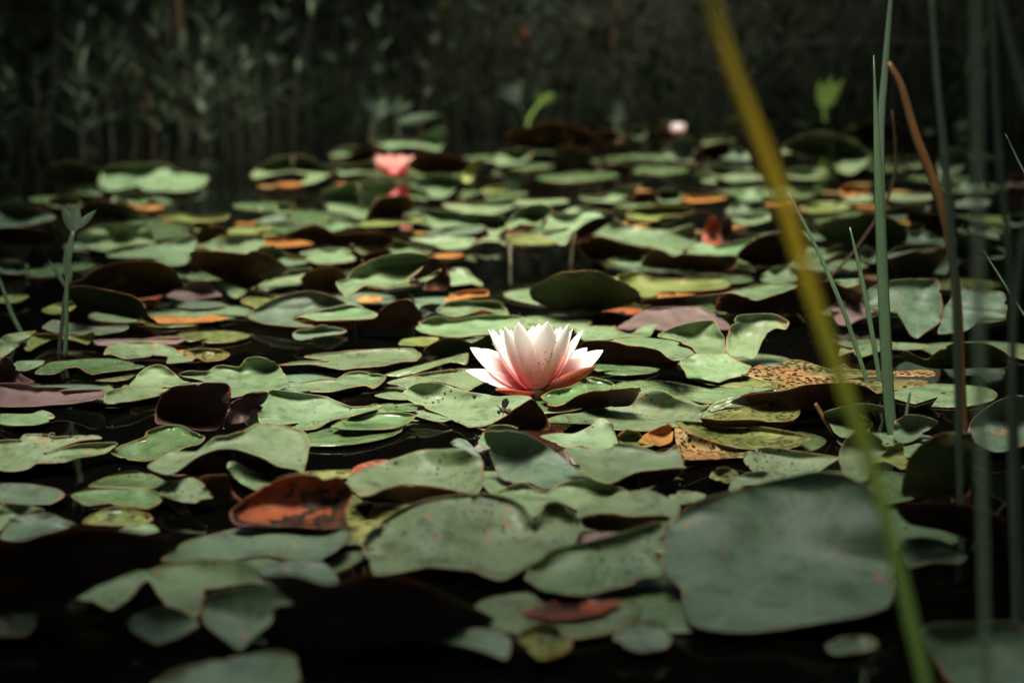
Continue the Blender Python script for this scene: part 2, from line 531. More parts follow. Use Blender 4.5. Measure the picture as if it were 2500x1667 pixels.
def add_shade_canopy(base, top, spots, count, size, seed, label, zr=(1.35, 2.1)):
    """unseen tree added to darken part of the pond: its leaf clumps sit up the sun's direction from the water they shade"""
    rnd = random.Random(seed)
    base, top = Vector(base), Vector(top)
    t = empty('shade_canopy', base)
    tag(t, label, 'tree', G_T)
    cl = []
    for gx, gy in spots(rnd):  # added clumps set sunward of the ground that should look dark
        z = rnd.uniform(*zr)
        cl.append(Vector((gx, gy, 0)) + SUN_DIR * (z / SUN_DIR.z))
    path = smooth_path([base + Vector((0, 0, -0.3)), base.lerp(top, 0.5) + Vector((0, 0, 0.4)), top], 10)
    V, F = tube(path, [0.1 * (1 - 0.07 * i) for i in range(11)], seg=8)
    for k in range(0, len(cl), max(1, len(cl) // 22)):
        s = path[5 + k % 5]
        v2, f2 = tube(smooth_path([s, s.lerp(cl[k], 0.5) + Vector((0, 0, 0.12)), cl[k]], 6), [0.03 * (1 - 0.13 * i) for i in range(7)], seg=6)
        o = len(V); V += v2; F += [tuple(i + o for i in f) for f in f2]
    mesh_obj('trunk', V, F, M['bark'], parent=t, loc=base)
    V, F = [], []
    for _ in range(count):
        p = rnd.choice(cl) + Vector((rnd.gauss(0, .12), rnd.gauss(0, .12), rnd.gauss(0, .09)))
        a = rnd.uniform(0, 6.283)
        u = Vector((math.cos(a), math.sin(a), rnd.uniform(-0.6, 0.3))).normalized()
        v = u.cross(Vector((rnd.uniform(-.5, .5), rnd.uniform(-.5, .5), 1))).normalized()
        s = size * rnd.uniform(0.6, 1.3); k = len(V)
        V += [p - u * s, p + v * s * 0.42, p + u * s, p - v * s * 0.42]
        F.append((k, k + 1, k + 2, k + 3))
    mesh_obj('crown', V, F, M['crown'], parent=t, smooth=False, loc=base)
    return t


def left_spots(rnd):
    out = []
    while len(out) < 150:
        gy, gx = rnd.uniform(1.2, 7.0), rnd.uniform(-3.0, -0.2)
        if gx < -(0.19 * gy + 0.02): out.append((gx, gy))
    return out


def right_spots(rnd):
    out = []
    while len(out) < 150:
        gy, gx = rnd.uniform(1.2, 7.0), rnd.uniform(0.2, 3.0)
        if gx > 0.165 * gy + 0.05: out.append((gx, gy))
    return out


def near_spots(rnd):
    out = []
    while len(out) < 175:
        q = (rnd.uniform(-1.9, 1.9), rnd.uniform(-0.9, 1.82))
        if math.hypot(q[0] - 0.14, q[1] - 1.14) > 0.23: out.append(q)  # gap so sun through the added canopy reaches the long blade
    return out


def far_spots(rnd):
    return [(rnd.uniform(-2.9, 2.9), rnd.uniform(5.85, 9.6)) for _ in range(230)]


add_shade_canopy((-3.4, 2.8, 0.15), (-1.9, 2.6, 1.8), left_spots, 14000, 0.06, 11, 'unseen tree added to shade the pond around the leafy seedling')
add_shade_canopy((3.3, 2.6, 0.15), (1.8, 2.4, 1.8), right_spots, 15000, 0.06, 12, 'unseen tree added to shade the pond around the tall reeds')
add_shade_canopy((1.2, -2.4, 0.2), (0.2, -0.9, 1.9), near_spots, 13000, 0.06, 13, 'low unseen tree added to shade the near shore')
add_shade_canopy((-2.2, 9.2, 0.3), (-0.6, 7.0, 2.9), far_spots, 19000, 0.065, 14, 'unseen tree added to shade the leafy plants of the far bank', (1.9, 3.1))


def copy_tree(t, loc, rz, s, label):
    c = t.copy(); COL.objects.link(c)
    c.location = loc; c.rotation_euler = (0, 0, rz); c.scale = (s, s, s); c['label'] = label
    for ch in list(t.children):
        d = ch.copy(); COL.objects.link(d); d.parent = c
        d.matrix_parent_inverse = Matrix.Identity(4)
    return c


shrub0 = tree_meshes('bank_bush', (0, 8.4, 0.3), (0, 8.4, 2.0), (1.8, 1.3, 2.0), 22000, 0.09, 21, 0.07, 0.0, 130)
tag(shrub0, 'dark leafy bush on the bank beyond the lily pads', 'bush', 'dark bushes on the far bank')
for k, (x, y, s) in enumerate([(-2.4, 8.3, 1.0), (2.5, 8.4, 1.05), (-4.8, 7.6, 1.1), (4.9, 7.4, 1.1), (-1.2, 10.4, 1.6), (1.9, 10.6, 1.7),
                               (-4.6, 10.5, 1.7), (5.2, 10.2, 1.6),
                               (0.3, 13.2, 2.0), (-3.6, 13.4, 2.0), (4.2, 13.0, 2.0), (-1.8, 16.2, 2.3), (2.4, 16.5, 2.3)]):
    copy_tree(shrub0, (x, y, 0.3), 1.3 * k, s, 'dark leafy bush on the bank beyond the lily pads')
for k, (x, y, s) in enumerate([(-5.2, 4.4, 1.1), (-5.3, 1.2, 1.2), (-4.6, -2.2, 1.2), (5.2, 4.2, 1.1), (5.3, 0.8, 1.2), (4.4, -2.6, 1.2), (-1.6, -4.6, 1.3), (2.0, -5.0, 1.3)]):  # unseen bushes added so the horizon stays dark
    c = copy_tree(shrub0, (x, y, 0.3), 0.9 * k + 0.4, s, 'unseen bush added on the side or near bank to block horizon light')
    c['group'] = 'added bushes blocking horizon light'

# ------------------------------------------------------------------ lily pads
def inside(poly, x, y):
    c = False
    j = len(poly) - 1
    for i in range(len(poly)):
        xi, yi = poly[i]; xj, yj = poly[j]
        if (yi > y) != (yj > y) and x < (xj - xi) * (y - yi) / (yj - yi) + xi: c = not c
        j = i
    return c


def seg_dists(poly, Q):
    P_ = np.array(poly); B_ = np.roll(P_, -1, axis=0); D_ = B_ - P_
    L_ = np.maximum((D_ ** 2).sum(1), 1e-12)
    Q = np.array(Q)
    out = []
    for s in range(0, len(Q), 256):
        q = Q[s:s + 256, None, :]
        t = np.clip(((q - P_) * D_).sum(2) / L_, 0, 1)
        out.append(np.sqrt((((q - P_) - t[..., None] * D_) ** 2).sum(2)).min(1))
    return np.concatenate(out)


def closed_curve(P, step):
    n = len(P)
    out = []
    for i in range(n):
        p0, p1, p2, p3 = P[i - 1], P[i], P[(i + 1) % n], P[(i + 2) % n]
        L = math.hypot(p2[0] - p1[0], p2[1] - p1[1])
        m = max(2, int(L / step))
        for k in range(m):
            t = k / m
            q = []
            for a in (0, 1):
                # soft spline: tangents shortened so that corners stay corners
                m1 = (p2[a] - p0[a]) * 0.36
                m2 = (p3[a] - p1[a]) * 0.36
                h00 = 2 * t ** 3 - 3 * t * t + 1; h10 = t ** 3 - 2 * t * t + t
                h01 = -2 * t ** 3 + 3 * t * t; h11 = t ** 3 - t * t
                q.append(h00 * p1[a] + h10 * m1 + h01 * p2[a] + h11 * m2)
            out.append(tuple(q))
    return out


def pad_piece(P, mode, k=None, h0=0.005, und=1.0, rnd=random, nf=0.8, gam_=None):
    """One lobe of a lily pad. P is its rim as seen in the photograph; the depth comes from the water it lies on and from a
    pad being about as deep as wide: mode 't' shows its upper face (far rim lifted), 'u' its underside (near rim lifted).
    Returns points, the faces turned to the lens, edge distance and vein angle."""
    xs_ = [p[0] for p in P]; ys_ = [p[1] for p in P]
    W, H = max(xs_) - min(xs_), max(ys_) - min(ys_)
    yb, yt = max(ys_), min(ys_)
    xc = (max(xs_) + min(xs_)) / 2
    pb_ = at_z(xc, yb, h0)
    dist = (pb_ - Vector((0, 0, CAMZ))).length
    mpp = dist / FPX
    el = math.asin((CAMZ - h0) / dist)
    wm, hm = W * mpp, H * mpp
    if k is None: k = 0.72 if mode == 't' else 0.6
    dep = k * max(wm, 0.6 * hm)
    if mode == 't':
        rise = max(0.0, (hm - dep * math.sin(el)) / math.cos(el))
    else:
        rise = (hm + dep * math.sin(el)) / math.cos(el)
    rise = min(rise, 0.14)
    asp = 2.2 if mode == 't' else 1.3          # plan stretch for an even mesh
    C = [(x, y * asp) for x, y in P]
    size = max(W, H * asp)
    rim = closed_curve(C, size / 56)
    ns = rnd.uniform(0, 50)
    j_ = []
    cxx, cyy = sum(p[0] for p in C) / len(C), sum(p[1] for p in C) / len(C)
    for i, q in enumerate(rim):
        fx, fy = q[0] * mpp, q[1] * mpp / asp
        dv = noise.noise(Vector((fx * 60, fy * 120, ns))) * 0.0012 + max(0, noise.noise(Vector((fx * 95, fy * 190, ns + 9))) - 0.38) * 0.012
        L_ = math.hypot(cxx - q[0], cyy - q[1]) or 1
        j_.append((q[0] + (cxx - q[0]) / L_ * dv / mpp, q[1] + (cyy - q[1]) / L_ * dv / mpp))
    rim = j_
    step = size / 15.0
    px_m = mpp
    pts2 = list(rim)
    cand = []
    nrim = len(rim)
    area = sum(rim[i][0] * rim[(i + 1) % nrim][1] - rim[(i + 1) % nrim][0] * rim[i][1] for i in range(nrim))
    sg = 1 if area > 0 else -1
    for ins in (0.0022 / px_m, 0.007 / px_m):
        for i in range(0, nrim):
            if ins > 0.004 / px_m and i % 2: continue
            a, b = rim[i - 1], rim[(i + 1) % nrim]
            tx, ty = b[0] - a[0], b[1] - a[1]
            L = math.hypot(tx, ty) or 1
            x, y = rim[i][0] - sg * ty / L * ins, rim[i][1] + sg * tx / L * ins
            cand.append((x, y, ins * 0.8))
    y = min(p[1] for p in rim) + step * 0.5
    row = 0
    while y < max(p[1] for p in rim):
        x = min(p[0] for p in rim) + step * (0.3 if row % 2 else 0.8)
        while x < max(p[0] for p in rim):
            xx, yy = x + rnd.uniform(-.2, .2) * step, y + rnd.uniform(-.2, .2) * step
            cand.append((xx, yy, max(0.010 / px_m, step * 0.45)))
            x += step
        y += step * 0.85; row += 1
    for (x, y, lim), d_ in zip(cand, seg_dists(rim, [c[:2] for c in cand])):
        if d_ > lim and inside(rim, x, y): pts2.append((x, y))
    edges = [(i, (i + 1) % nrim) for i in range(nrim)]
    res = delaunay_2d_cdt([Vector(p) for p in pts2], edges, [], 1, 1e-4)
    v2, faces = res[0], res[2]
    cx = sum(p[0] for p in rim) / nrim + rnd.uniform(-.12, .12) * W
    cy = sum(p[1] for p in rim) / nrim + rnd.uniform(-.1, .1) * H * asp
    ph = rnd.uniform(0, 100)
    V3, edge, ang = [], [], []
    nw = rnd.choice((3, 4, 5, 6)); wph = rnd.uniform(0, 6.28)
    curl = rnd.uniform(-0.2, 0.8)
    gam = rnd.uniform(1.35, 1.75) if mode == 't' else 1.0
    if gam_: gam = gam_
    dish = rnd.uniform(-0.9, 1.6)
    amp = und * min(0.0075, 0.042 * wm + 0.001)
    eds = seg_dists(rim, [(q.x, q.y) for q in v2]) * px_m
    for q, ed in zip(v2, eds):
        ed = float(ed)
        x, yy = q.x, q.y / asp
        fz = min(1.0, max(0.0, (yb - yy) / max(H, 1)))
        z = h0 + rise * (fz ** gam)
        a = math.atan2(q.y - cy, q.x - cx)
        rr = math.hypot(q.x - cx, q.y - cy) / (0.5 * size)
        # undulation: ruffled towards the rim, gently bellied inside
        z += amp * (0.34 * math.sin(nw * a + wph) * min(1, rr) ** 2.2 + 0.8 * noise.noise(Vector((x * px_m * 22 * nf, yy * px_m * 50 * nf, ph))))
        z += amp * dish * (min(1.0, rr) ** 2 - 0.5)
        z += amp * curl * math.exp(-ed / 0.006)
        z = max(z, 0.0042 + 0.0015 * (ph % 1))
        V3.append(at_z(x, yy, z)); edge.append(ed); ang.append(a)
    return V3, [tuple(f) for f in faces], edge, ang, nrim, rise


PAD_COUNT = 0


def pad(pieces, top='g', under='ub', label=None, group=None, name='lily_pad', cat='lily pad', stalk=None, **kw):
    """pieces: list of (mode, tile, rim string[, options]); all of them are one leaf"""
    global PAD_COUNT
    PAD_COUNT += 1
    rnd = random.Random(PAD_COUNT * 17 + 3)
    V, F, FM, E, A = [], [], [], [], []
    hb = kw.get('h0', rnd.uniform(0.006, 0.010))
    order = sorted(range(len(pieces)), key=lambda i: pieces[i][0] != 'u')
    lift = None
    cents = []
    parts = []
    for i in order:
        pc = pieces[i]
        mode, tile, s = pc[:3]
        op = dict(pc[3]) if len(pc) > 3 else {}
        P = pts(tile, s)
        kk = op.get('k', kw.get('k'))
        h0 = op.get('h0', hb)
        if mode == 'u' and len(pieces) > 1 and 'k' not in op: kk = 0.3
        if mode == 't' and lift is not None and 'h0' not in op: h0 = lift * 0.85
        v, f, e, a, nrim, rise = pad_piece(P, mode, kk, h0, op.get('und', kw.get('und', 1.0)), rnd, kw.get('nf', 0.8), kw.get('gam'))
        if mode == 'u': lift = h0 + rise
        # two skins, 0.9 mm apart, closed at the rim
        nv = len(v)
        nor = [Vector((0, 0, 0)) for _ in v]
        ff = []
        for t in f:
            if len(set(t)) < 3: continue
            n_ = (v[t[1]] - v[t[0]]).cross(v[t[2]] - v[t[0]])
            c = (v[t[0]] + v[t[1]] + v[t[2]]) / 3
            if n_.dot(Vector((0, 0, CAMZ)) - c) < 0:
                t = (t[0], t[2], t[1]); n_ = -n_
            ff.append(t)
            for j in t: nor[j] += n_
        for j in range(nv): nor[j] = nor[j].normalized() if nor[j].length > 0 else Vector((0, 0, 1))
        o = len(V)
        V += v + [v[j] - nor[j] * 0.0006 for j in range(nv)]
        E += e + e; A += a + a
        front, back = (0, 1) if mode == 't' else (1, 0)
        cnt = {}
        for t in ff:
            F.append(tuple(j + o for j in t)); FM.append(front)
            F.append((t[0] + o + nv, t[2] + o + nv, t[1] + o + nv)); FM.append(back)
            for x, y in ((t[0], t[1]), (t[1], t[2]), (t[2], t[0])): cnt[(x, y)] = 1
        for (x, y) in list(cnt):
            if (y, x) not in cnt:
                F.append((y + o, x + o, x + o + nv, y + o + nv)); FM.append(front)
        cents.append(sum(v, Vector((0, 0, 0))) / nv)
        parts.append((mode, V, F, FM, E, A))
        V, F, FM, E, A = [], [], [], [], []
    c = sum(cents, Vector((0, 0, 0))) / len(cents)
    base = Vector((c.x, c.y, 0))
    parts.sort(key=lambda q: -len(q[1]))
    mode, V, F, FM, E, A = parts[0]
    ob = mesh_obj(name, V, F, [M[top], M[under]], fmat=FM, loc=base, attrs={'edge': E, 'ang': A})
    tag(ob, label, cat, group)
    for mode, V, F, FM, E, A in parts[1:]:
        mesh_obj('lobe' if mode == 't' else 'curled_edge', V, F, [M[top], M[under]], parent=ob, fmat=FM, loc=base, attrs={'edge': E, 'ang': A})
    if stalk or (stalk is None and c.z > 0.028 and parts[0][0] == 't'):
        vn = min(parts[0][1], key=lambda q: (q.x - c.x) ** 2 + (q.y - c.y) ** 2)
        s0 = Vector((vn.x, vn.y, vn.z - 0.004))
        if stalk and stalk is not True:
            s0 = at_z(*stalk[0], c.z * 0.8)
            s1 = at_z(*stalk[1], -0.02)
        else:
            s1 = Vector((s0.x + rnd.uniform(-.02, .02), s0.y + rnd.uniform(0.0, .03), -0.06))
        m_ = s0.lerp(s1, 0.5) + Vector((rnd.uniform(-.006, .006), 0.006, 0))
        v, f = tube(smooth_path([s0, m_, s1], 6), [0.0028] * 7, seg=7)
        mesh_obj('stalk', v, f, M['stalk'], parent=ob, loc=base)
    return ob


# labels shared by pads that only their place in the picture tells apart
LG = {
 'far': ('green lily pad in the crowded patch below the bank plants', 'green pads in the far patch'),
 'faru': ('lily pad in the far patch tipped up to show its dark underside', 'far tipped pads'),
 'mid': ('green lily pad floating behind the open pink flower', 'green pads behind the open flower'),
 'midu': ('lily pad behind the open flower with its near edge raised, brown underside showing', 'tipped pads behind the open flower'),
 'near': ('green lily pad floating level with the open pink flower or in front of it', 'green pads around the open flower'),
 'nearu': ('raised lily pad in the foreground showing its dark brown underside', 'tipped pads in the foreground'),
 'dim': ('dull green lily pad in the shade under the tall reeds', 'shaded pads under the reeds'),
 'dimu': ('shaded lily pad by the tall reeds with its dark underside showing', 'shaded tipped pads by the reeds'),
 'rot': ('rotting orange-brown lily pad lying flat on the water', 'rotting pads'),
}


def L(key):
    return dict(label=LG[key][0], group=LG[key][1])
# ------------------------------------------------------------------ the pads, row by row
# around the open flower
pad([('t', 'B2', '450,845 850,795 1260,775 1420,775 1505,830 1450,885 1340,890 1150,930 960,945 780,960 520,915 340,920 205,922 420,890 660,883')], 'gs',
    label='long flat green lily pad with a narrow slit and brown front edge')
pad([('t', 'B2', '290,1110 600,1045 730,1045 830,995 950,980 1150,1010 1180,1035 1120,1100 1060,1130 1000,1105 880,1120 700,1160 480,1160 380,1135 400,1120')], 'g',
    label='small wavy green lily pad between the slit pad and the orange-spotted pad')
pad([('t', 'B2', '60,1440 35,1330 60,1240 130,1160 190,1145 450,1180 650,1210 760,1250 860,1295 1000,1290 1090,1270 1150,1300 900,1370 700,1415 560,1490 420,1505 320,1490 410,1440 230,1455')], 'gs',
    label='pale green lily pad with orange spots and a pointed turned-up tip')
pad([('u', 'B2', '2490,1230 2560,1300 2630,1400 2640,1500 2300,1520 2000,1490 2130,1450 2270,1370 2350,1310', {'k': .2}),
     ('t', 'B2', '1310,1195 1400,1120 1520,1080 1650,1085 1800,1120 1900,1155 2080,1185 2200,1200 2350,1190 2470,1200 2490,1225 2350,1310 2270,1370 2130,1450 1930,1475 1820,1430 1640,1425 1500,1390 1260,1315 1500,1330 1740,1390 1560,1320 1400,1240', {'h0': .006})], 'gs', 'ub',
    label='broad green lily pad with black specks that carries the bee, below the pink flower')
pad([('t', 'B2', '1075,1195 1180,1165 1330,1155 1600,1180 1650,1215 1370,1232 1200,1222')], 'g', **L('near'))
pad([('t', 'B2', '1120,1280 1230,1265 1400,1285 1480,1310 1400,1335 1200,1335')], 'w', **L('near'))
pad([('t', 'B2', '690,1470 790,1420 900,1400 1100,1350 1300,1345 1450,1370 1400,1430 1250,1490 1000,1500 800,1495')], 'w',
    label='wet dark green lily pad half under water in front of the bee pad')
pad([('t', 'B2', '1190,1080 1310,1040 1500,1000 1800,960 1950,960 2050,1030 2070,1070 2000,1110 1910,1155 1800,1110 1650,1070 1500,1075 1390,1130 1280,1105')], 'gs', **L('near'))
pad([('t', 'B2', '1170,1010 1300,1025 1480,985 1770,893 1900,920 1925,810 1750,850 1450,930 1250,980')], 'w', **L('near'))
pad([('u', 'B2', '1520,800 1600,730 1720,680 1850,690 1950,725 2040,690 2110,650 2150,720 2130,820 1900,850 1650,850')], 'g', 'ug',
    label='lily pad right behind the pink flower with a wavy orange-edged rim')
pad([('t', 'B2', '1455,590 1500,530 1620,490 1700,490 1780,515 2000,485 2200,470 2400,490 2450,560 2350,620 2000,650 1850,670 1680,660 1520,635')], 'g', **L('mid'))
pad([('t', 'B2', '1640,440 1740,360 1850,340 2000,350 2150,345 2230,380 2285,470 2180,465 2090,430 2000,440 1870,480 1780,490')], 'g', **L('mid'))
pad([('t', 'B2', '-40,500 0,430 150,340 300,290 450,262 600,275 760,330 830,380 700,420 400,480 350,520 550,570 430,580 100,550')], 'b', **L('mid'))
pad([('u', 'B2', '350,520 600,530 1060,510 1120,440 1230,365 1360,335 1430,370 1510,490 1350,590 900,600 550,570', {'k': .35}),
     ('t', 'B2', '350,510 420,480 600,430 850,385 1000,420 1110,465 1060,505 800,515 560,520 430,490')], 'g', 'ub',
    label='folded lily pad with a flat green lobe and a tall brown lobe beside it')
pad([('t', 'B2', '350,650 400,610 500,600 620,565 820,610 780,640 600,660 400,700')], 'b', **L('mid'))
pad([('u', 'B2', '1400,190 1560,-40 1640,-40 1710,30 1755,110 1745,240 1500,245', {'k': .4}),
     ('t', 'B2', '735,180 830,150 900,60 1000,10 1170,-55 1380,-85 1560,-50 1500,60 1390,150 1380,175 1150,215 1000,210 900,270 830,310 770,250'),
     ('t', 'B2', '1395,180 1550,130 1680,60 1640,120 1480,195')], 'g', 'ub',
    label='large raised green lily pad whose right lobe folds back to brown', stalk=((1000, 720), (1005, 745)))
pad([('u', 'B2', '420,150 480,90 560,55 680,40 760,65 820,125 740,180 700,250 550,240 440,190')], 'g', 'ub', **L('midu'))
pad([('t', 'B2', '0,240 150,150 330,65 420,60 520,50 440,130 420,185 200,210')], 'g', **L('mid'))
pad([('u', 'F', '462,622 480,612 520,612 560,617 600,620 620,612 660,625 702,655 680,675 640,690 610,705 560,690 490,660')], 'g', 'ub', **L('midu'))
pad([('t', 'B2', '1690,335 1850,270 2000,250 2090,255 2095,300 1950,310 1800,345')], 'o', **L('rot'))
pad([('t', 'B2', '910,330 1000,305 1130,310 1150,350 1000,360')], 'o', **L('rot'))
pad([('t', 'B2', '1760,200 1770,60 1900,60 1960,120 2050,190 2040,215 1950,190 1850,200')], 'g', **L('mid'))
pad([('t', 'B2', '1305,740 1340,690 1500,670 1660,680 1550,745')], 'y',
    label='small yellowing lily pad tucked under the orange-edged wavy pad')
pad([('t', 'B2', '1480,480 1500,400 1600,370 1680,380 1640,420 1540,490')], 'b', **L('mid'))
# right of and behind the flower
pad([('u', 'B3', '190,260 230,220 360,150 480,95 720,75 850,95 960,150 1100,210 1180,270 1185,320 1100,380 900,430 740,445 500,430 330,390 220,340')], 'g', 'ug',
    label='big lens-shaped lily pad standing on edge behind the flower, dark green with orange rim')
pad([('t', 'B3', '965,590 1070,530 1200,440 1320,410 1500,400 1700,405 1850,460 1960,540 1990,600 1700,600 1400,610 1330,600 1200,575 1100,605')], 'p', 'up',
    label='dusky pink-purple lily pad behind the butterfly-shaped pad')
pad([('t', 'B3', '1345,665 1400,620 1600,550 1830,520 1880,570 1930,680 1955,770 1940,820 1750,830 1690,815 1640,760 1500,700', {'h0': .02}),
     ('t', 'B3', '1960,790 1965,700 1990,600 2050,490 2160,470 2350,465 2420,480 2517,540 2490,600 2400,590 2320,640 2270,720 2230,830 2190,865 2100,845 2000,840', {'h0': .018}),
     ('t', 'B3', '1535,900 1590,850 1640,830 1700,820 1950,818 2000,850 2150,920 2180,935 2130,1010 1980,1040 1890,1075 1750,1050 1620,1045 1580,980')], 'g', 'ub',
    label='pale green butterfly-shaped lily pad with two raised lobes and a front flap', gam=1.1)
pad([('u', 'B3', '600,880 680,720 900,705 1060,745 1200,760 1340,790 1420,850 1500,885 1540,870 1450,960 1200,930 800,910', {'k': .35}),
     ('t', 'B3', '690,712 900,700 1000,685 1200,670 1290,680 1500,710 1650,790 1660,830 1560,870 1490,883 1420,848 1350,788 1200,755 1060,740 900,703')], 'g', 'ub',
    label='arched lily pad right of the flower, green above a dark brown spotted underside')
pad([('t', 'B3', '590,600 700,575 950,565 970,600 1100,640 1200,570 1335,555 1300,620 1260,665 1100,670 900,690 700,700 660,680')], 'gs', **L('mid'))
pad([('t', 'B3', '980,130 1150,90 1300,140 1600,150 1900,150 1990,200 1900,240 1600,260 1400,260 1300,310 1180,300')], 'y', **L('mid'))
pad([('u', 'B3', '1860,430 1870,350 1930,275 1990,270 2110,310 2240,345 2350,300 2500,260 2600,240 2700,330 2600,450 2300,480 2000,460', {'k': .4}),
     ('t', 'B3', '1700,310 1960,270 2150,225 2350,195 2500,190 2600,210 2500,258 2350,305 2230,340 2110,308 1990,272')], 'g', 'ub', **L('midu'))
pad([('u', 'B3', '1190,340 1500,310 1880,290 1860,360 1500,400 1250,380')], 'g', 'ub', **L('midu'))
pad([('t', 'B3', '300,1200 400,1150 550,1120 720,1035 880,1060 945,1090 930,1130 850,1160 700,1180 560,1250 450,1285 360,1280 310,1220')], 'w',
    label='wet green lily pad under the right side of the pink flower')
pad([('u', 'B3', '500,1290 560,1240 640,1190 770,1155 900,1150 1050,1140 1110,1150 1190,1125 1150,1230 1080,1290 900,1300 640,1310')], 'w', 'ub',
    label='curled lily pad edge with brown spotted underside beside the flower stalk')
pad([('t', 'B3', '370,1400 500,1360 640,1350 900,1300 1060,1230 1150,1145 1280,1135 1400,1150 1500,1220 1700,1280 1800,1270 1790,1310 1730,1390 1650,1450 1400,1490 1250,1510 950,1500 800,1450 400,1450')], 'gs',
    label='wide wet lily pad with a humped black-specked middle, right of the flower stalk', und=1.6)
pad([('t', 'B3', '940,1100 1100,1060 1400,1060 1800,1130 2000,1140 2140,1100 2200,1115 2190,1150 2050,1210 1850,1260 1750,1260 1500,1210 1300,1140 1120,1125 940,1135')], 'w', **L('near'))
pad([('t', 'B3', '1800,1290 2000,1210 2210,1165 2200,1200 2050,1260 1830,1340')], 'w', **L('near'))
pad([('u', 'B3', '1720,1400 1900,1418 2160,1412 2350,1430 2550,1420 2500,1470 2200,1480 1900,1480 1780,1450', {'k': .15}),
     ('t', 'B3', '1720,1398 1800,1370 1950,1330 2200,1290 2400,1260 2600,1290 2620,1350 2550,1418 2350,1428 2160,1410 2000,1418 1800,1413')], 'm', 'ub',
    label='shallow dish-shaped wet brown-green lily pad with upturned brown edge')
pad([('u', 'B4', '150,1160 450,1095 780,1085 960,1130 1020,1180 900,1260 560,1330 300,1340 0,1310 -280,1260 -100,1180', {'k': .3}),
     ('t', 'B4', '-140,1000 -40,920 120,935 180,890 250,872 350,875 500,920 620,950 740,905 800,950 1000,970 1200,975 1500,960 1560,1010 1500,1025 1200,1022 720,1045 1000,1052 1300,1045 1500,1065 1420,1110 1200,1150 1040,1175 960,1130 780,1085 620,1080 450,1095 250,1120 150,1160 80,1080 -100,1030')], 's', 'ub',
    label='decaying orange-yellow lily pad densely speckled black, behind the reeds')
pad([('t', 'C3', '800,95 830,55 900,20 980,-15 1010,20 1000,90 940,120 860,110')], 'o', 'uo',
    label='small torn yellow-orange leaf scrap by the black-specked wet pad')
# under the reeds
pad([('t', 'B4', '895,370 950,250 1050,200 1180,165 1350,150 1560,150 1600,250 1615,440 1590,540 1450,640 1390,680 1330,650 1280,560 1230,480 1140,410 1050,380', {'h0': .008}),
     ('t', 'B4', '1620,440 1680,350 1750,250 1850,240 2170,275 2190,490 1980,495 1900,570 1800,620 1590,640 1600,560', {'h0': .012})], 'b', 'ub',
    label='large dull green two-lobed lily pad behind the brown and green reeds', gam=1.0)
pad([('t', 'B4', '685,840 710,770 800,785 900,740 1100,715 1470,735 1490,770 1300,785 1130,780 1000,820 880,855 820,805 750,820')], 'gs', **L('dim'))
pad([('u', 'B4', '1250,860 1280,790 1400,845 1490,870 1570,800 1700,735 1850,720 2050,740 2200,830 2200,900 1900,950 1500,950')], 'b', 'ug', **L('dimu'))
pad([('t', 'B4', '0,120 100,50 220,30 300,100 330,160 140,190 0,170')], 'g', **L('mid'))
pad([('t', 'B4', '-150,290 -80,200 240,210 100,280 0,320')], 'g', **L('mid'))
pad([('u', 'B4', '-20,350 200,240 450,180 620,170 760,230 900,200 880,380 700,350 500,460 150,450', {'k': .4}),
     ('t', 'B4', '640,168 740,150 880,150 900,190 770,225')], 'g', 'ub', **L('dimu'))
pad([('t', 'B4', '600,420 700,350 850,340 1000,440 1050,470 900,500 780,560 680,550')], 'p', 'up',
    label='dark purple-grey lily pad beside the thin reed stems')
pad([('u', 'A4', '1110,1440 1250,1395 1450,1355 1640,1332 1600,1480 1500,1590 1250,1590', {'k': .35}),
     ('t', 'A4', '1120,1390 1250,1325 1450,1310 1640,1325 1400,1360 1250,1400 1130,1440')], 'b', 'ug', **L('dimu'))
pad([('t', 'A4', '1520,1565 1640,1440 1740,1260 1850,1230 2000,1290 2200,1400 2100,1440 1880,1430 1750,1490 1640,1580')], 'b', **L('dim'))
pad([('t', 'B4', '555,1350 720,1300 850,1270 1000,1275 1100,1300 1115,1350 1000,1345 860,1360 930,1400 1000,1450 900,1560 700,1560 600,1440')], 'g', **L('dim'))
pad([('t', 'B4', '1200,1400 1320,1370 1450,1380 1580,1435 1480,1510 1350,1600 1250,1620 1180,1560')], 'b', **L('dim'))
pad([('t', 'B4', '1850,1560 1900,1400 2100,1250 2350,1200 2400,1600 2100,1700')], 'b', **L('dim'))
# the large foreground leaf and those round it
pad([('t', 'F', '1612,1350 1630,1290 1690,1230 1800,1195 1900,1170 1990,1152 2060,1160 2130,1200 2170,1280 2180,1350 2170,1480 1990,1520 1850,1540 1760,1540 1680,1515 1660,1430 1625,1400')], 'b', 'ub',
    label='largest lily pad, broad dull blue-green leaf raised behind the yellow-green blade base', k=.8, stalk=True, und=2.2, nf=0.5, gam=2.1)
pad([('t', 'C3', '95,925 160,840 300,750 480,710 700,650 900,590 960,590 940,700 900,770 985,880 960,900 750,960 580,1010 480,1035 330,1020 210,1000 130,950')], 'gs',
    label='raised green lily pad with orange spots beside the largest blue-green pad')
pad([('t', 'C2', '660,720 700,650 830,540 950,480 1150,430 1350,410 1450,415 1560,440 1650,500 1711,590 1781,480 1850,460 1940,510 1996,590 1981,650 1950,720 1800,780 1650,870 1550,930 1490,940 1400,910 1330,880 1100,860 900,890 740,910 700,830')], 'gs',
    label='large cupped lily pad with many orange spots and two lobes in the foreground', stalk=True, und=2.0, nf=0.6)
pad([('t', 'C3', '-100,420 0,370 90,345 150,370 230,400 300,360 420,330 520,330 640,360 740,405 640,450 520,490 430,510 300,460 230,480 160,560 60,500')], 'g', **L('near'))
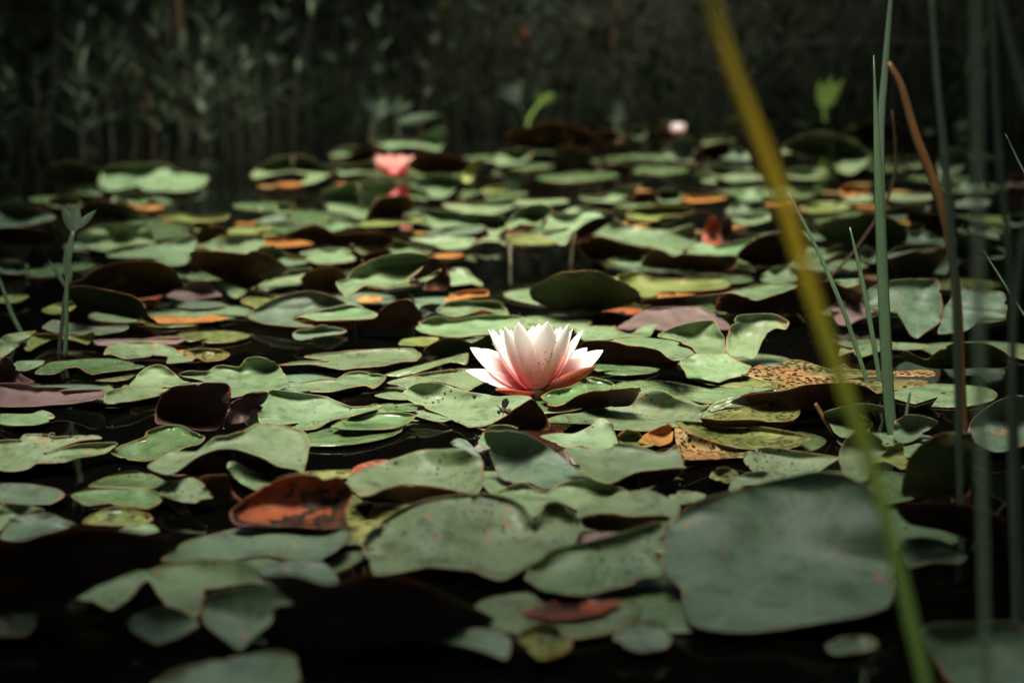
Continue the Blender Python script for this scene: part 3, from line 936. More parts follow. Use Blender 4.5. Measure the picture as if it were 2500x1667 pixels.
pad([('u', 'C3', '450,565 560,535 740,552 950,547 980,580 800,640 600,640 480,620', {'k': .25}),
     ('t', 'C3', '420,540 440,500 520,475 750,400 850,390 940,420 1050,480 1040,540 1010,555 960,545 850,545 740,550 640,530 500,540 440,560')], 'g', 'ub',
    label='arched green lily pad with a dark hollow under its front edge')
pad([('t', 'C3', '980,430 1060,395 1150,400 1210,420 1180,450 1060,475')], 'gs', **L('near'))
pad([('t', 'C3', '430,690 450,650 530,640 690,652 600,690 480,712')], 'p', **L('near'))
pad([('t', 'C3', '-140,40 0,30 100,45 220,110 350,200 450,290 510,330 400,330 230,385 130,345 30,345 -60,300 -120,150')], 'b', 'ub',
    label='smooth dark blue-green lily pad standing up in front of the flower stalk', k=.4, stalk=False)
pad([('t', 'C3', '-180,100 -150,40 -100,0 0,-5 60,15 20,60 -60,90 -120,140')], 'g', **L('near'))
pad([('t', 'C3', '200,60 300,40 400,45 500,0 560,-50 630,-30 660,60 670,110 560,150 450,120 360,130 280,100')], 'g', **L('near'))
pad([('u', 'C3', '640,345 780,282 950,264 1080,257 1000,330 750,390', {'k': .25}),
     ('t', 'C3', '350,145 400,125 520,135 570,150 660,105 800,125 940,165 1030,115 1060,180 1085,250 980,255 900,265 780,280 640,345 560,340 480,290 420,220')], 'g', 'ub',
    label='bright green lily pad with torn brown back edge and upturned right corner')
pad([('t', 'C3', '1020,10 1150,60 1300,110 1450,140 1600,130 1750,150 1700,200 1450,190 1250,200 1070,200 1040,140')], 's', **L('near'))
pad([('t', 'C3', '1020,-30 1200,-20 1500,0 1750,40 1850,80 1700,140 1400,130 1150,60')], 'm', **L('near'))
pad([('t', 'C3', '670,60 720,20 800,40 840,90 900,110 800,135 700,110')], 'm', 'ub',
    label='moss-green leaf scrap covered in black specks by the torn bright pad')
pad([('t', 'C3', '1440,200 1500,145 1600,130 1800,160 2010,190 1950,240 1850,300 1600,340 1480,260')], 'gs', **L('near'))
pad([('t', 'C3', '1350,390 1370,340 1450,290 1600,270 1700,300 1600,350 1450,360 1400,405')], 'g', **L('near'))
pad([('t', 'C3', '1230,310 1260,265 1330,250 1400,280 1410,320 1330,345')], 'm', **L('near'))
pad([('u', 'C2', '640,430 740,412 900,362 1050,367 1200,392 1300,412 1200,440 1000,470 750,440', {'k': .2}),
     ('t', 'C2', '550,335 650,270 850,200 1000,150 1100,140 1270,135 1330,170 1400,210 1405,270 1380,370 1290,405 1200,385 1050,360 920,355 800,385 720,420 640,425 600,390')], 'gs', 'ub',
    label='pale raised lily pad with a torn orange streak, beside the rusty dead leaf')
pad([('t', 'C2', '1200,110 1240,75 1300,90 1390,190 1330,170 1250,130')], 'b', **L('near'))
pad([('t', 'C2', '-140,520 0,410 100,350 250,300 380,305 430,330 520,310 580,370 600,430 560,520 560,620 200,610 -100,600')], 'ro', 'uo',
    label='rusty orange dead lily pad with black blotches in the foreground', k=.35, gam=1.0)
pad([('t', 'C2', '595,300 610,250 700,215 820,205 740,250 680,280')], 'r', 'uo',
    label='red-orange dead leaf edge behind the torn-streak pad')
pad([('t', 'C2', '330,330 360,290 450,275 580,285 575,320 430,340')], 'y', **L('near'))
pad([('u', 'C1', '1040,300 1100,265 1200,195 1330,147 1450,147 1600,195 1690,242 1800,272 1600,290 1300,295', {'k': .2}),
     ('t', 'C1', '900,245 960,200 1050,155 1200,155 1310,70 1400,55 1500,20 1580,-20 1700,-10 1850,30 1890,100 1855,280 1800,260 1690,240 1600,190 1450,140 1330,140 1200,190 1100,260 1040,295 960,280')], 'g', 'ub',
    label='green lily pad with a wide dark arch under its front edge and orange rim')
pad([('t', 'C1', '680,165 730,120 870,70 900,30 1000,0 1100,-5 1180,35 1250,70 1220,110 1130,130 1030,180 900,210 780,200')], 'w', **L('near'))
pad([('t', 'C1', '-30,100 110,80 150,50 290,50 330,65 560,55 620,75 480,90 270,165 480,112 700,100 710,115 650,165 500,190 380,220 230,225 170,260 70,275 -30,255')], 'gs',
    label='flat grey-green lily pad with a long open slit, floating on open dark water')
pad([('t', 'C1', '540,365 650,310 780,290 910,285 1000,330 1040,370 900,380 700,375')], 'w', **L('near'))
pad([('t', 'C1', '435,425 500,400 700,385 900,385 1000,420 970,470 900,500 780,490 650,475 520,480')], 'w', **L('near'))
pad([('u', 'C1', '1215,320 1300,298 1390,305 1420,400 1480,460 1350,440 1260,370', {'k': .3}),
     ('t', 'C1', '975,415 1020,370 1080,330 1180,315 1240,350 1300,430 1230,445 1190,465 1100,455', {'h0': .012})], 'gs', 'ub', **L('near'))
pad([('t', 'C1', '1385,250 1400,215 1440,215 1520,260 1600,290 1750,330 1700,360 1620,400 1560,390 1450,330')], 'g', **L('near'))
pad([('t', 'C1', '-30,360 50,348 200,355 330,375 395,410 380,440 300,475 130,470 -30,455')], 'b', **L('near'))
pad([('t', 'C1', '-20,640 0,480 80,470 200,490 270,520 100,550 40,600')], 'gs', **L('near'))
pad([('t', 'C1', '0,680 60,590 120,545 290,530 400,570 460,605 300,650 130,700')], 'b', **L('near'))
pad([('t', 'C1', '510,590 560,540 680,500 780,500 900,535 930,570 850,600 700,605')], 'm', **L('near'))
pad([('t', 'C1', '710,640 800,600 920,600 970,640 850,660')], 'g', **L('near'))
pad([('u', 'C1', '-60,760 100,710 300,650 500,620 700,625 900,660 1060,700 1000,800 850,880 600,980 400,1080 100,1120 -60,1100')], 'b', 'ub',
    label='very large lily pad tipped up in deep shade, whole dark brown underside showing')
pad([('t', 'C1', '990,820 1100,750 1300,660 1500,610 1700,600 1900,610 2120,640 2100,720 2000,790 1950,820 1800,815 1600,790 1300,830')], 'b', 'ub',
    label='broad smooth dull green lily pad below the rusty dead leaf')
pad([('t', 'C1', '460,1045 600,970 780,880 900,880 1050,830 1250,810 1450,820 1600,850 1620,920 1500,960 1300,990 1240,1050 1200,1170 1130,1130 1000,1080 900,940 800,1040 680,1120 570,1070')], 'gs', **L('near'))
pad([('t', 'C1', '1240,1060 1300,1010 1500,980 1640,960 1790,1080 1700,1100 1650,1200 1560,1270 1470,1365 1380,1310 1280,1230 1230,1150')], 'b', **L('near'))
pad([('t', 'C1', '780,1220 850,1160 980,1100 1080,1110 1210,1200 1150,1250 1080,1290 960,1330 870,1290')], 'b', **L('near'))
pad([('t', 'C1', '930,1600 1050,1500 1250,1440 1500,1400 1700,1370 1810,1420 1800,1600 1300,1650')], 'b', **L('near'))
pad([('t', 'C1', '-20,1180 100,1145 220,1150 215,1230 130,1280 -20,1270')], 'b', **L('near'))
pad([('t', 'C2', '30,850 200,820 420,830 500,900 520,960 430,970 300,930 80,910')], 'b', **L('near'))
pad([('u', 'C2', '70,930 250,910 400,960 520,960 720,900 900,920 1150,1020 1350,1110 1480,1190 1300,1230 900,1250 500,1200 240,1080')], 'b', 'ub', **L('nearu'))
pad([('t', 'C2', '860,1290 1000,1270 1200,1250 1400,1235 1510,1245 1570,1310 1540,1420 1400,1370 1200,1320')], 'b', **L('near'))
pad([('t', 'C3', '80,1130 200,1100 300,1050 500,1060 700,1070 600,1130 450,1160 250,1170')], 'ro', **L('rot'))
pad([('t', 'C3', '60,1300 120,1230 250,1200 390,1310 350,1380 200,1420')], 'm', **L('rot'))
pad([('t', 'C3', '640,1290 750,1200 900,1190 1000,1260 960,1350 780,1370')], 'b', **L('near'))
pad([('t', 'C4', '840,700 960,680 1100,700 1250,790 1200,840 1050,830 900,860')], 'b', **L('dim'))
pad([('u', 'C4', '830,520 900,470 1100,470 1350,500 1500,600 1480,720 1300,700 1100,640 900,600')], 'b', 'ub', **L('dimu'))
pad([('t', 'C4', '390,1340 480,1290 650,1280 720,1330 650,1370 450,1390')], 'b', **L('dim'))
pad([('t', 'C4', '980,1230 1300,1200 1600,1230 1640,1600 1200,1600 1050,1400')], 'b', **L('dim'))
pad([('t', 'C4', '690,220 720,150 850,100 870,180 920,240 850,260 760,215')], 'y', 'uo',
    label='small curled orange-edged leaf against the foot of the yellow-green blade')
pad([('t', 'C4', '470,200 500,100 600,20 700,60 770,140 700,200 640,330 520,320')], 'g', **L('dim'))
pad([('u', 'C4', '860,420 900,200 1050,60 1280,40 1290,250 1250,420 1050,440')], 'b', 'ug', **L('dimu'))
# left side, level with the flower
pad([('t', 'B1', '0,690 60,650 320,615 250,690 120,790 0,860 -40,860 -40,700')], 'g', stalk=((60, 835), (64, 872)),
    label='tilted green lily pad on a visible stalk beside the leafy seedling')
pad([('t', 'B1', '210,790 280,660 430,640 640,660 760,650 830,625 845,670 780,735 680,705 600,690 470,690 330,760 260,800')], 'y', **L('mid'))
pad([('t', 'B1', '380,590 480,520 700,560 900,580 1140,570 1110,610 900,650 760,645 560,640')], 'b', **L('mid'))
pad([('t', 'B1', '930,825 980,740 1150,715 1350,715 1480,740 1600,790 1700,850 1770,850 1740,880 1500,905 1510,845 1400,835 1200,860 1100,860 1000,825')], 'gs', 'ub',
    label='blue-green lily pad with blackish mottling and a cut brown front edge')
pad([('t', 'B1', '1640,800 1800,775 1950,780 2060,820 2000,870 1850,890 1760,850')], 'm', **L('mid'))
pad([('t', 'B1', '850,700 1200,690 1400,685 1670,680 1580,730 1400,735 900,745')], 'p', **L('mid'))
pad([('t', 'B1', '430,900 600,880 850,860 1050,870 1250,920 1300,935 1150,965 950,985 830,1005 760,980 700,940 600,950 500,1000 380,1005 310,990')], 'w', **L('near'))
pad([('t', 'B1', '850,1060 950,1040 1210,1010 1150,1050 1000,1070')], 'w', **L('near'))
pad([('t', 'B1', '1160,1120 1220,1030 1300,950 1400,918 1480,930 1560,1000 1640,1060 1700,1075 1480,1125', {'h0': .012}),
     ('t', 'B1', '930,1230 950,1170 1110,1120 1480,1130 1700,1080 1860,1080 1500,1150 1400,1200 1200,1240 960,1260', {'h0': .012}),
     ('t', 'B1', '1590,1010 1700,975 1850,980 1920,940 2000,925 2140,940 2200,870 2280,850 2350,855 2450,890 2520,960 2590,1070 2520,1130 2400,1165 2280,1170 2070,1210 2060,1110 1870,1080 1780,1050', {'h0': .01})], 'g', 'ub',
    label='bright green lily pad with raised round lobes behind the purple upright pad')
pad([('u', 'B1', '1410,1440 1410,1280 1470,1180 1560,1120 1700,1100 1880,1080 2030,1085 2065,1130 2060,1250 2020,1380 1970,1480 1900,1510 1740,1500 1650,1465')], 'p', 'up',
    label='squarish purple-brown lily pad standing upright out of the water', k=.3)
pad([('u', 'B1', '2000,1480 2040,1330 2080,1260 2200,1180 2300,1160 2400,1170 2380,1260 2310,1350 2200,1420 2040,1480')], 'p', 'up',
    label='dark folded purple leaf lying next to the upright purple pad', k=.4)
pad([('t', 'B1', '-30,1095 230,1095 330,1120 650,1125 570,1150 900,1140 935,1190 850,1230 700,1260 500,1275 300,1290 -30,1285')], 'p', 'up',
    label='flat grey-purple lily pad floating beside the bright round-lobed pad')
pad([('t', 'B1', '-20,1360 270,1355 370,1325 450,1345 490,1385 430,1430 300,1460 100,1460 -20,1440')], 'g', **L('near'))
pad([('u', 'B1', '-20,900 60,850 130,930 200,1010 310,1080 -20,1080')], 'p', 'up', **L('nearu'))
pad([('t', 'B1', '110,950 150,890 390,880 370,930 220,975')], 'g', **L('mid'))
pad([('u', 'B1', '600,200 750,150 850,70 1000,20 1250,-10 1450,10 1560,80 1640,200 1600,240 1450,290 1230,320 900,260 700,210')], 'g', 'ub', **L('midu'))
pad([('u', 'B1', '600,240 750,215 1000,260 1200,310 1290,380 1330,480 1390,540 1000,470 700,400')], 'g', 'ug', **L('midu'))
pad([('t', 'B1', '1440,330 1600,240 1720,180 1840,170 1930,250 1985,300 1800,330 1520,360')], 'p', 'up',
    label='small pinkish-grey lily pad under two brown tipped-up pads')
pad([('t', 'B1', '1520,385 1700,345 1980,360 2080,390 1900,410 1650,412')], 'b', **L('mid'))
pad([('t', 'B1', '1850,185 1990,180 2100,210 2220,265 2130,320 2070,310 2000,240')], 'g', **L('mid'))
pad([('t', 'B1', '1350,490 1500,480 1750,495 1900,470 2055,505 1850,535 1500,550 1400,535')], 'o', **L('rot'))
pad([('t', 'B1', '370,430 480,380 660,350 700,380 600,450 450,460')], 'y', **L('mid'))
pad([('t', 'B1', '-20,360 0,310 150,290 260,305 150,360')], 'y', **L('mid'))
# far left
pad([('t', 'A1', '880,750 950,620 1100,590 1300,585 1500,590 1600,650 1700,680 1860,700 1840,770 1700,830 1500,835 1300,825 1240,790 1170,800 1010,830 900,800')], 'g', 'ub',
    label='broad bright lily pad alone against the dark bank, with a rounded outer lobe')
pad([('t', 'A1', '1010,890 1100,840 1300,860 1370,880 1300,950 1180,945 1080,900 1000,940')], 'g', **L('far'))
pad([('t', 'A1', '-20,1150 -20,980 80,920 180,900 260,970 400,1020 500,1070 400,1100 180,1150')], 'b', **L('far'))
pad([('t', 'A1', '430,960 460,900 620,860 720,930 740,970 600,990')], 'g', **L('far'))
pad([('t', 'A1', '680,1260 760,1190 900,1140 1100,1130 1330,1140 1380,1290 1300,1300 1200,1310 1050,1340 950,1370 820,1350 760,1320')], 'g', **L('mid'))
pad([('t', 'A1', '950,1410 1100,1370 1300,1330 1450,1310 1600,1260 1750,1230 1760,1300 1680,1470 1560,1500 1450,1480 1350,1430 1100,1430')], 'g', **L('mid'))
pad([('t', 'A1', '1680,1330 1820,1310 2000,1230 2200,1220 2350,1230 2400,1400 2250,1420 2100,1400 1950,1380 1840,1345')], 'gs', **L('mid'))
pad([('u', 'A1', '-20,1290 0,1170 200,1160 420,1200 510,1240 450,1300 200,1320')], 'b', 'ub', **L('faru'))
pad([('u', 'A1', '1740,1290 1800,1180 1920,1150 2030,1170 2050,1260 1900,1310')], 'g', 'ub', **L('faru'))
pad([('u', 'A1', '380,720 450,610 600,565 800,600 900,660 850,760 600,780')], 'b', 'ug', **L('faru'))
pad([('u', 'A1', '760,1050 780,960 900,920 1100,950 1250,1010 1320,1070 1100,1100')], 'b', 'ug', **L('faru'))
pad([('t', 'A1', '1400,1060 1600,1030 1800,1060 2050,1040 2000,1090 1700,1110')], 'y', **L('far'))
pad([('t', 'A1', '1700,1150 1760,1110 1900,1120 1870,1170 1780,1200')], 'y', **L('far'))
pad([('t', 'A1', '2010,1210 2100,1160 2300,1140 2450,1150 2350,1200 2150,1230')], 'y', **L('far'))
pad([('t', 'A1', '0,1560 0,1460 150,1450 250,1500 200,1570')], 'b', **L('mid'))
# far middle
pad([('t', 'A2', '-30,690 60,600 180,540 350,510 480,520 620,600 725,615 680,680 560,750 420,770 480,690 320,660 150,690 20,720')], 'g', **L('far'))
pad([('t', 'A2', '680,510 760,450 870,425 940,440 900,490 800,520')], 'g', **L('far'))
pad([('u', 'A2', '690,535 800,525 920,490 1000,440 1090,460 1080,540 900,570')], 'g', 'ub', **L('faru'))
pad([('t', 'A2', '740,640 880,600 1080,560 1100,640 900,680 780,690')], 'g', **L('far'))
pad([('t', 'A2', '1030,370 1200,360 1440,370 1550,310 1640,270 1700,275 1750,340 1690,420 1660,470 1500,440 1350,430 1200,450')], 'g', **L('far'))
pad([('u', 'A2', '1380,600 1450,520 1600,495 1800,520 1950,590 1900,660 1750,690 1500,680')], 'g', 'ub', label='dark olive lily pad tipped up right beside the half-open rose flower')
pad([('t', 'A2', '1860,720 1900,640 1980,560 2050,545 2080,600 1980,680 1920,760')], 'y', **L('far'))
pad([('t', 'A2', '2110,530 2200,490 2400,450 2500,490 2420,570 2300,590 2200,605')], 'gs', **L('far'))
pad([('t', 'A2', '590,840 740,790 900,750 1100,750 1290,790 1200,860 1100,880 1060,960 1010,1070 950,1090 830,1030 700,1020 650,980 690,910 600,880')], 'g',
    label='brightest lily pad of the far patch, pale and folded, below the rose flower')
pad([('u', 'A2', '1010,1080 1050,980 1150,890 1300,870 1400,890 1410,1000 1200,1080')], 'g', 'ub', **L('faru'))
pad([('t', 'A2', '1390,800 1540,690 1700,680 1840,720 1800,820 1720,890 1580,890 1540,830')], 'g', **L('far'))
pad([('t', 'A2', '1690,950 1800,940 2000,940 2300,910 2350,950 2250,1010 2000,1060 1800,1010')], 'g', **L('far'))
pad([('t', 'A2', '1420,1040 1600,1000 1800,1010 1950,1060 2080,1120 2100,1160 1800,1150 1680,1170 1600,1170 1540,1070 1500,1060')], 'g', **L('mid'))
pad([('u', 'A3', '0,1225 0,1185 100,1135 280,1135 200,1190', {'k': .3}),
     ('t', 'A2', '1870,1035 1960,1040 2150,1045 2230,1050 2280,1140 2180,1220 2110,1220 2080,1160 1990,1080', {'h0': .045}),
     ('t', 'A3', '0,1180 20,1080 100,990 200,960 320,950 400,1000 340,1060 280,1140 120,1125', {'h0': .045})], 'g', 'ub',
    label='lily pad with two spread lobes held up on a dark stalk above its neighbours', stalk=((1247, 580), (1250, 680)))
pad([('t', 'A2', '640,1110 740,1070 880,1070 1000,1100 830,1160 700,1190')], 'g', **L('mid'))
pad([('t', 'A2', '820,1150 1000,1110 1300,1085 1520,1080 1500,1110 1200,1140')], 'y', **L('mid'))
pad([('u', 'A2', '240,1240 400,1170 540,1130 650,1170 700,1215 900,1210 1100,1190 1200,1230 1260,1310 1000,1330 640,1320 400,1270')], 'g', 'ub',
    label='long brown double-humped lily pad held above the rotting leaves on a dark stalk', stalk=((860, 600), (875, 640)))
pad([('t', 'A2', '0,1320 60,1270 300,1255 560,1270 500,1310 250,1330')], 'o', **L('rot'))
pad([('t', 'A2', '410,1390 600,1350 830,1350 910,1440 800,1470 560,1480')], 'g', **L('mid'))
pad([('t', 'A2', '0,1420 50,1340 170,1320 280,1390 420,1430 480,1470 300,1500 100,1470')], 'g', **L('mid'))
pad([('t', 'A2', '900,1340 1200,1340 1260,1260 1400,1310 1600,1380 1300,1400 1000,1400')], 'g', **L('mid'))
pad([('t', 'A2', '1400,1260 1700,1240 1990,1260 1900,1340 1700,1350 1600,1310')], 'gs', **L('mid'))
pad([('t', 'A2', '1930,1340 2050,1280 2200,1290 2250,1320 2260,1240 2100,1230')], 'g', **L('mid'))
pad([('u', 'A2', '980,1480 990,1400 1180,1365 1240,1390 1050,1460')], 'g', 'ub', **L('midu'))
pad([('t', 'A2', '1520,1210 1700,1180 2050,1170 2000,1200 1750,1230')], 'b', **L('mid'))
pad([('t', 'A2', '190,990 230,940 310,930 330,1010 230,1030')], 'g', **L('far'))
pad([('t', 'A2', '0,1110 150,1060 330,1050 300,1090 120,1120')], 'b', **L('far'))
pad([('t', 'A2', '0,1230 60,1190 200,1190 230,1220 100,1240')], 'y', **L('far'))
pad([('t', 'A2', '2040,830 2130,790 2280,780 2260,820 2150,850')], 'y', **L('far'))
pad([('u', 'A2', '1800,980 1900,900 2050,850 2080,930 1950,940')], 'b', 'ub', **L('faru'))
# far right of the middle
pad([('t', 'A3', '800,1200 950,1080 1050,1130 1250,1170 1450,1180 1650,1130 1680,1200 1690,1280 1600,1340 1560,1390 1480,1410 1320,1340 1170,1320 1000,1280 860,1240')], 'g',
    label='wide pale green lily pad left of the red curled leaf')
pad([('u', 'A3', '510,1330 570,1220 680,1120 800,1070 960,1050 900,1120 780,1200 600,1300', {'k': .35}),
     ('t', 'A3', '320,1160 400,1040 600,1030 800,1010 940,1020 955,1055 800,1070 680,1120 580,1200 480,1170'),
     ('t', 'A3', '100,1300 200,1240 400,1190 540,1160 570,1225 520,1310 490,1325 400,1280 300,1240 180,1245')], 'g', 'ub',
    label='wavy lily pad with one lobe curled up brown beside the two-lobed stalked pad')
pad([('t', 'A3', '890,1450 1000,1430 1130,1380 1200,1330 1280,1330 1330,1380 1300,1420 1200,1490 1100,1505 980,1490')], 'gs', **L('mid'))
pad([('u', 'A3', '1200,1500 1320,1350 1480,1420 1560,1400 1900,1410 2050,1420 2000,1540 1500,1540')], 'g', 'ub', **L('midu'))
pad([('u', 'A3', '640,1310 820,1240 1000,1290 1170,1330 1250,1400 900,1450 700,1420')], 'g', 'ub', **L('midu'))
pad([('t', 'A3', '1600,1350 1700,1290 1900,1320 2100,1270 2250,1260 2150,1340 2060,1410 1800,1400 1650,1400')], 'g', **L('mid'))
pad([('u', 'A3', '2050,1420 2120,1330 2240,1250 2350,1220 2600,1200 2700,1300 2500,1500 2200,1490')], 'g', 'ub', **L('midu'))
pad([('t', 'A3', '1060,1040 1150,980 1350,960 1640,970 1660,1020 1560,1050 1400,1060 1300,1100 1100,1080')], 'y', **L('mid'))
pad([('t', 'A3', '650,880 850,870 1050,790 1190,780 1100,860 950,930 700,910')], 'g', **L('far'))
pad([('t', 'A3', '1330,880 1360,820 1450,810 1560,860 1540,930 1380,930')], 'g', **L('far'))
pad([('u', 'A3', '1080,930 1180,850 1320,840 1330,920 1200,950')], 'g', 'ub', **L('faru'))
pad([('t', 'A3', '1740,1260 1780,1100 1830,1060 1880,1080 1920,1180 1900,1310 1800,1310')], 'r', 'uo', name='curled_leaf', cat='leaf',
    label='bright red-orange curled dead leaf standing among pale pads', k=.4)
pad([('u', 'A3', '1900,1240 1930,1080 2000,1070 2020,1200 1980,1310 1920,1300')], 'p', 'up', name='curled_leaf', cat='leaf',
    label='dark brown curled leaf right behind the red-orange one', k=.4)
pad([('t', 'A3', '2000,1080 2150,1040 2350,1040 2350,1090 2200,1130 2080,1120')], 'g', **L('mid'))
pad([('t', 'A3', '1950,1010 2050,940 2250,920 2300,960 2150,1020 2000,1050')], 'b', **L('far'))
pad([('t', 'A3', '2050,880 2150,820 2330,830 2340,900 2150,920')], 'g', **L('far'))
pad([('t', 'A3', '1570,910 1620,870 1750,880 1960,890 1850,920 1650,930')], 'o', **L('rot'))
pad([('t', 'A3', '0,930 60,910 250,915 500,905 540,930 300,960 50,950')], 'gs', **L('far'))
pad([('t', 'A3', '470,1050 560,990 750,960 740,1000 600,1020')], 'gs', **L('far'))
pad([('t', 'A3', '1640,620 1800,580 2000,620 2250,670 2300,720 2000,750 1850,690')], 'g', **L('far'))
pad([('t', 'A3', '1670,690 1740,665 1870,710 1860,760 1740,745')], 'g', **L('far'))
pad([('t', 'A3', '1390,490 1450,420 1500,340 1600,330 1680,370 1690,460 1640,560 1700,580 1500,560')], 'b', **L('far'))
pad([('t', 'A3', '1740,390 1800,345 1950,335 2030,380 1900,400 1780,420')], 'g', **L('far'))
pad([('u', 'A3', '1710,520 1760,430 1900,395 2010,420 1960,520 1830,555')], 'g', 'ub', **L('faru'))
pad([('t', 'A3', '1930,540 2000,480 2090,450 2180,520 2150,560 2020,550')], 'b', **L('far'))
pad([('u', 'A3', '0,330 200,250 450,220 700,290 800,350 700,430 400,470 50,430')], 'g', 'ub',
    label='very dark broad tipped-up lily pad under the forked bright shoot')
pad([('u', 'A3', '390,530 450,450 560,425 700,470 780,550 600,570')], 'g', 'ug', **L('faru'))
pad([('u', 'A3', '740,470 800,330 900,290 1000,320 1060,420 1100,500 900,520')], 'g', 'ub', **L('faru'))
pad([('t', 'A3', '980,320 1040,270 1150,255 1250,290 1200,370 1100,340')], 'g', **L('far'))
pad([('t', 'A3', '1900,190 1960,155 2080,150 2110,190 2000,215')], 'y', **L('far'))
pad([('u', 'A3', '1250,230 1350,190 1450,220 1400,290 1280,290')], 'g', 'ug', **L('faru'))
pad([('t', 'A3', '1180,220 1200,180 1300,170 1340,200 1280,240')], 'b', **L('far'))
pad([('u', 'A3', '800,640 900,590 1050,600 1150,640 1000,680')], 'b', 'ub', **L('faru'))
# far right
pad([('t', 'A4', '170,500 210,420 330,340 500,300 650,310 850,400 900,440 990,520 900,620 800,680 700,660 640,600 560,540 380,530 280,490')], 'g', 'ub',
    label='big pale green lily pad with a wavy lower edge, left of the sharp green reed')
pad([('t', 'A4', '190,690 250,640 400,620 560,640 590,690 450,725 280,720')], 'g', **L('far'))
pad([('t', 'A4', '1080,550 1250,530 1440,540 1450,600 1370,630 1250,590')], 'g', **L('dim'))
pad([('t', 'A4', '1580,680 1600,500 1700,450 1850,470 1820,600 1700,680')], 'b', **L('dim'))
pad([('t', 'A4', '720,900 850,870 1000,870 1000,920 800,935')], 'g', **L('dim'))
pad([('t', 'A4', '1080,870 1300,850 1540,870 1480,910 1200,920')], 'gs', **L('dim'))
pad([('t', 'A4', '340,980 450,930 650,925 800,960 700,1010 450,1030')], 'y', **L('far'))
pad([('t', 'A4', '1100,1000 1300,950 1500,960 1450,1040 1250,1090 1120,1060')], 'b', **L('dim'))
pad([('u', 'A4', '480,1150 620,1090 850,1050 950,1020 1180,1080 1290,1170 1290,1290 1000,1380 700,1320 520,1230')], 'b', 'ug',
    label='large dark lily pad tipped up behind the sharp green reed, knobbed upper edge')
pad([('t', 'A4', '500,1430 560,1370 690,1315 720,1340 640,1410 560,1450')], 'g', **L('dim'))
pad([('t', 'A4', '860,1400 920,1320 1030,1370 1030,1470 940,1465')], 'b', **L('dim'))
pad([('t', 'A4', '1290,1170 1350,1120 1460,1150 1400,1200 1300,1210')], 'y', **L('dim'))
pad([('t', 'A4', '1280,1290 1310,1200 1450,1190 1560,1250 1500,1290')], 'b', **L('dim'))
pad([('u', 'A4', '1300,1080 1330,980 1380,1020 1600,1040 1850,1080 1950,1130 1700,1180 1400,1170')], 'b', 'ug', **L('dimu'))
pad([('t', 'A4', '1780,1160 1850,1120 2000,1130 2130,1130 2050,1180 2140,1260 1950,1230 1850,1200')], 'b', **L('dim'))
pad([('t', 'A4', '2180,1100 2250,1050 2400,1040 2420,1120 2250,1150')], 'b', **L('dim'))
pad([('t', 'A4', '1700,800 1800,760 2000,770 2050,820 1850,850')], 'b', **L('dim'))
pad([('t', 'A4', '1700,960 1850,900 2050,920 1950,980')], 'b', **L('dim'))
pad([('t', 'A4', '2180,760 2250,690 2400,680 2420,760 2300,790')], 'p', **L('dim'))
pad([('t', 'A4', '1450,300 1520,260 1600,240 1620,280 1500,320')], 'b', **L('dim'))
pad([('t', 'A4', '1700,260 1750,190 1880,200 1860,260 1780,280')], 'b', **L('dim'))
pad([('t', 'A4', '300,200 360,170 430,190 400,240 330,240')], 'b', **L('far'))
pad([('t', 'A4', '620,140 680,90 760,120 730,180 650,190')], 'b', **L('far'))
pad([('u', 'A4', '700,330 850,230 1050,200 1250,260 1200,360 1000,420 820,390')], 'b', 'ug', **L('dimu'))
pad([('t', 'A4', '700,860 720,790 850,780 960,830 900,870 780,880')], 'o', **L('rot'))

# pads that lie just outside the picture on both sides
rnd = random.Random(5)
SPOTS = []
for k in range(14):
    side = -1 if k % 2 else 1
    y = rnd.uniform(1.5, 5.6)
    x = side * (0.26 * y + rnd.uniform(0.10, 0.75))
    if abs(x) < 2.0: SPOTS.append((x, y, rnd.uniform(0.06, 0.085), 0, rnd.uniform(0, 0.22)))
for k in range(140):                     # low pads floating between the raised ones, seen in the gaps
    t_ = rnd.random()
    y = 2.75 + 2.6 * t_ if k % 6 else rnd.uniform(2.05, 2.8)
    x = rnd.uniform(-0.235, 0.235) * y
    if y > 4.5 and x < -0.11 * y: continue
    SPOTS.append((x, y, rnd.uniform(0.035, 0.075), 1, rnd.uniform(0, 0.02)))
for k in range(16):                      # and a few in the shaded foreground
    y = rnd.uniform(1.5, 2.0)
    SPOTS.append((rnd.uniform(-0.22, 0.2) * y, y, rnd.uniform(0.05, 0.075), 1, rnd.uniform(0, 0.02)))
for k in range(34):                      # rusty scraps of dead leaf between the pads
    y = rnd.uniform(2.5, 4.8)
    SPOTS.append((rnd.uniform(-0.2, 0.2) * y, y, rnd.uniform(0.016, 0.034), 2, 0.03))
SPOTS.sort(key=lambda s: (s[3], -s[2] / s[1]))
fill_n = 0
RV, RF, RM, RE, RA = [], [], [], [], []
